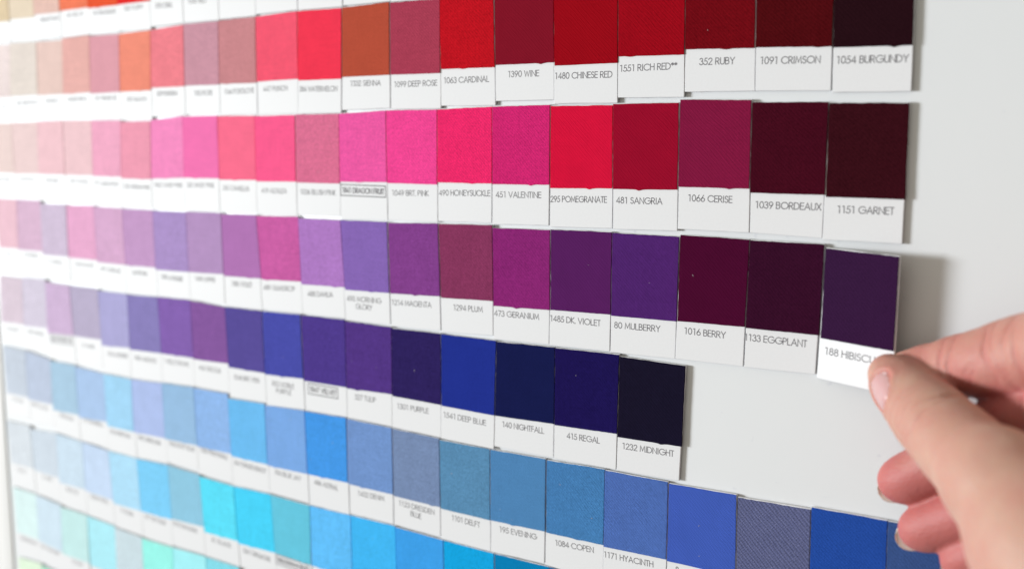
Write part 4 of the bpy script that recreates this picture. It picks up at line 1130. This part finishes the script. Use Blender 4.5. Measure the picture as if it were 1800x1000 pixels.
HV, HQ, HB, HARR, HFL = build_hand()
HO = W(25.7, -1.0, 3.5)

# ---- thumb nail frame, then sink a groove for it into the skin before meshing
TN_AX, TN_N = HFL['thumb']
TN_S = np.cross(TN_AX, TN_N)
TN_OUT = TN_N * math.cos(TN_TURN) - TN_S * math.sin(TN_TURN)
TN_DIR = TN_AX * math.cos(TN_YAW) + np.cross(TN_OUT, TN_AX) * math.sin(TN_YAW)
TN_DIR -= (TN_DIR @ TN_OUT) * TN_OUT
TN_DIR /= np.linalg.norm(TN_DIR)
TN_SIDE = np.cross(TN_DIR, TN_OUT)
TN_C = HARR['thumb'][1][:3] * (1 - TN_BACK) + HARR['thumb'][0][:3] * TN_BACK
TN_L, TN_W = 0.42, 0.36
rel = HV - TN_C
tu = (rel @ TN_SIDE) / (TN_W / 2)
tv = (rel @ TN_DIR) / (TN_L / 2)
front = (rel @ TN_OUT) > 0.05
rr = (np.abs(tu) ** 2.6 + np.abs(tv) ** 2.6) ** (1 / 2.6)
g_ = np.exp(-((rr - 1.04) / 0.11) ** 2) * front
fold = np.exp(-((rr - 1.30) / 0.16) ** 2) * front
inside = np.clip((1.0 - rr) / 0.15, 0, 1) * front
HV = HV - TN_OUT[None, :] * (0.030 * g_ + 0.014 * inside - 0.012 * fold)[:, None]
HB = HB + 0.55 * g_ + 0.2 * fold  # dark crease round the nail: its shade is put into the skin colour
hm = bpy.data.meshes.new('hand')
hm.from_pydata([tuple(W(*p) - HO) for p in HV], [], [tuple(q) for q in HQ])
hm.materials.append(M_SKIN)
hm.polygons.foreach_set('use_smooth', [True] * len(hm.polygons))
at = hm.attributes.new('blood_and_shade', 'FLOAT', 'POINT')
at.data.foreach_set('value', HB.astype(np.float32))
hm.update()
hand = link('hand', hm)
hand.location = HO
tag(hand, 'bare right hand reaching in, thumb and index finger pinching the HIBISCUS card', 'hand')


def plate(centre, axis, side, out, length, width, surf, mat, thick=0.012, nu=14, nv=14, e0=2.6, e1=2.6):
    """nail plate: an oval grid laid on the surface surf(p) (board coordinates), given a little thickness"""
    vs_, fs = [], []
    for layer in (0, 1):
        for j in range(nv + 1):
            v = j / nv * 2 - 1
            e = e1 if v > 0 else e0
            lim = max(0.16, (1 - abs(v) ** e) ** (1 / e)) if abs(v) < 1 else 0.16
            for i in range(nu + 1):
                u = (i / nu * 2 - 1) * lim
                p = np.array(centre) + axis * (v * length / 2) + side * (u * width / 2)
                p = surf(p, u, v) - out * (0 if layer else thick)
                vs_.append(W(*p) - HO)
    m_ = (nu + 1) * (nv + 1)

    def ix(l, j, i):
        return l * m_ + j * (nu + 1) + i
    for j in range(nv):
        for i in range(nu):
            fs.append((ix(1, j, i), ix(1, j, i + 1), ix(1, j + 1, i + 1), ix(1, j + 1, i)))
            fs.append((ix(0, j, i), ix(0, j + 1, i), ix(0, j + 1, i + 1), ix(0, j, i + 1)))
        for i in (0, nu):
            fs.append((ix(0, j, i), ix(1, j, i), ix(1, j + 1, i), ix(0, j + 1, i)))
    for i in range(nu):
        for j in (0, nv):
            fs.append((ix(0, j, i), ix(0, j, i + 1), ix(1, j, i + 1), ix(1, j, i)))
    return link('fingernail', mesh('fingernail', vs_, fs, mat, True), hand)


from mathutils.bvhtree import BVHTree
BVH = BVHTree.FromPolygons([tuple(p) for p in HV], [tuple(q) for q in HQ])


def on_thumb(p, u, v):
    q = Vector(p) + Vector(TN_OUT) * 0.9
    hit = BVH.ray_cast(q, -Vector(TN_OUT))
    h_ = np.array(hit[0]) if hit[0] is not None else np.array(p)
    r_ = (abs(u) ** 2.6 + abs(v) ** 2.6) ** (1 / 2.6)
    return h_ + TN_OUT * (0.020 * (1 - r_ ** 4) + (0.012 if v > 0.6 else 0.0) - 0.004)


plate(TN_C, TN_DIR, TN_SIDE, TN_OUT, TN_L, TN_W, on_thumb, M_NAIL, 0.014)
# the other fingers show only the free edge of the nail, past the tip on the board side
for k, ext in (('middle', 1.42), ('ring', 1.48), ('pinky', 1.45)):
    P = HARR[k][:, :3]
    r = HARR[k][0][3]
    ax = P[0] - P[1]
    ax /= np.linalg.norm(ax)
    out = -HFL[k][1] * 0.75 + np.array(FINGER_SIDE)
    out -= (out @ ax) * ax
    out /= np.linalg.norm(out)
    sd = np.cross(ax, out)
    L_ = r * 2.0
    c = P[0] + ax * (r * ext - L_ / 2)

    def on_finger(p, u, v, P=P, r=r, ax=ax, out=out, sd=sd, c=c):
        t = (p - P[0]) @ ax
        s_ = (p - P[0]) @ sd
        w_ = r * 1.02
        hgt = math.sqrt(max(0.05 * r * r, w_ * w_ - s_ * s_)) - 0.30 * max(0.0, t) ** 2 / r - 0.10 * r
        return P[0] + ax * t + sd * s_ + out * hgt
    plate(c, ax, sd, out, L_, r * 1.55, on_finger, M_NAIL_TIP, 0.014, e1=2.2)
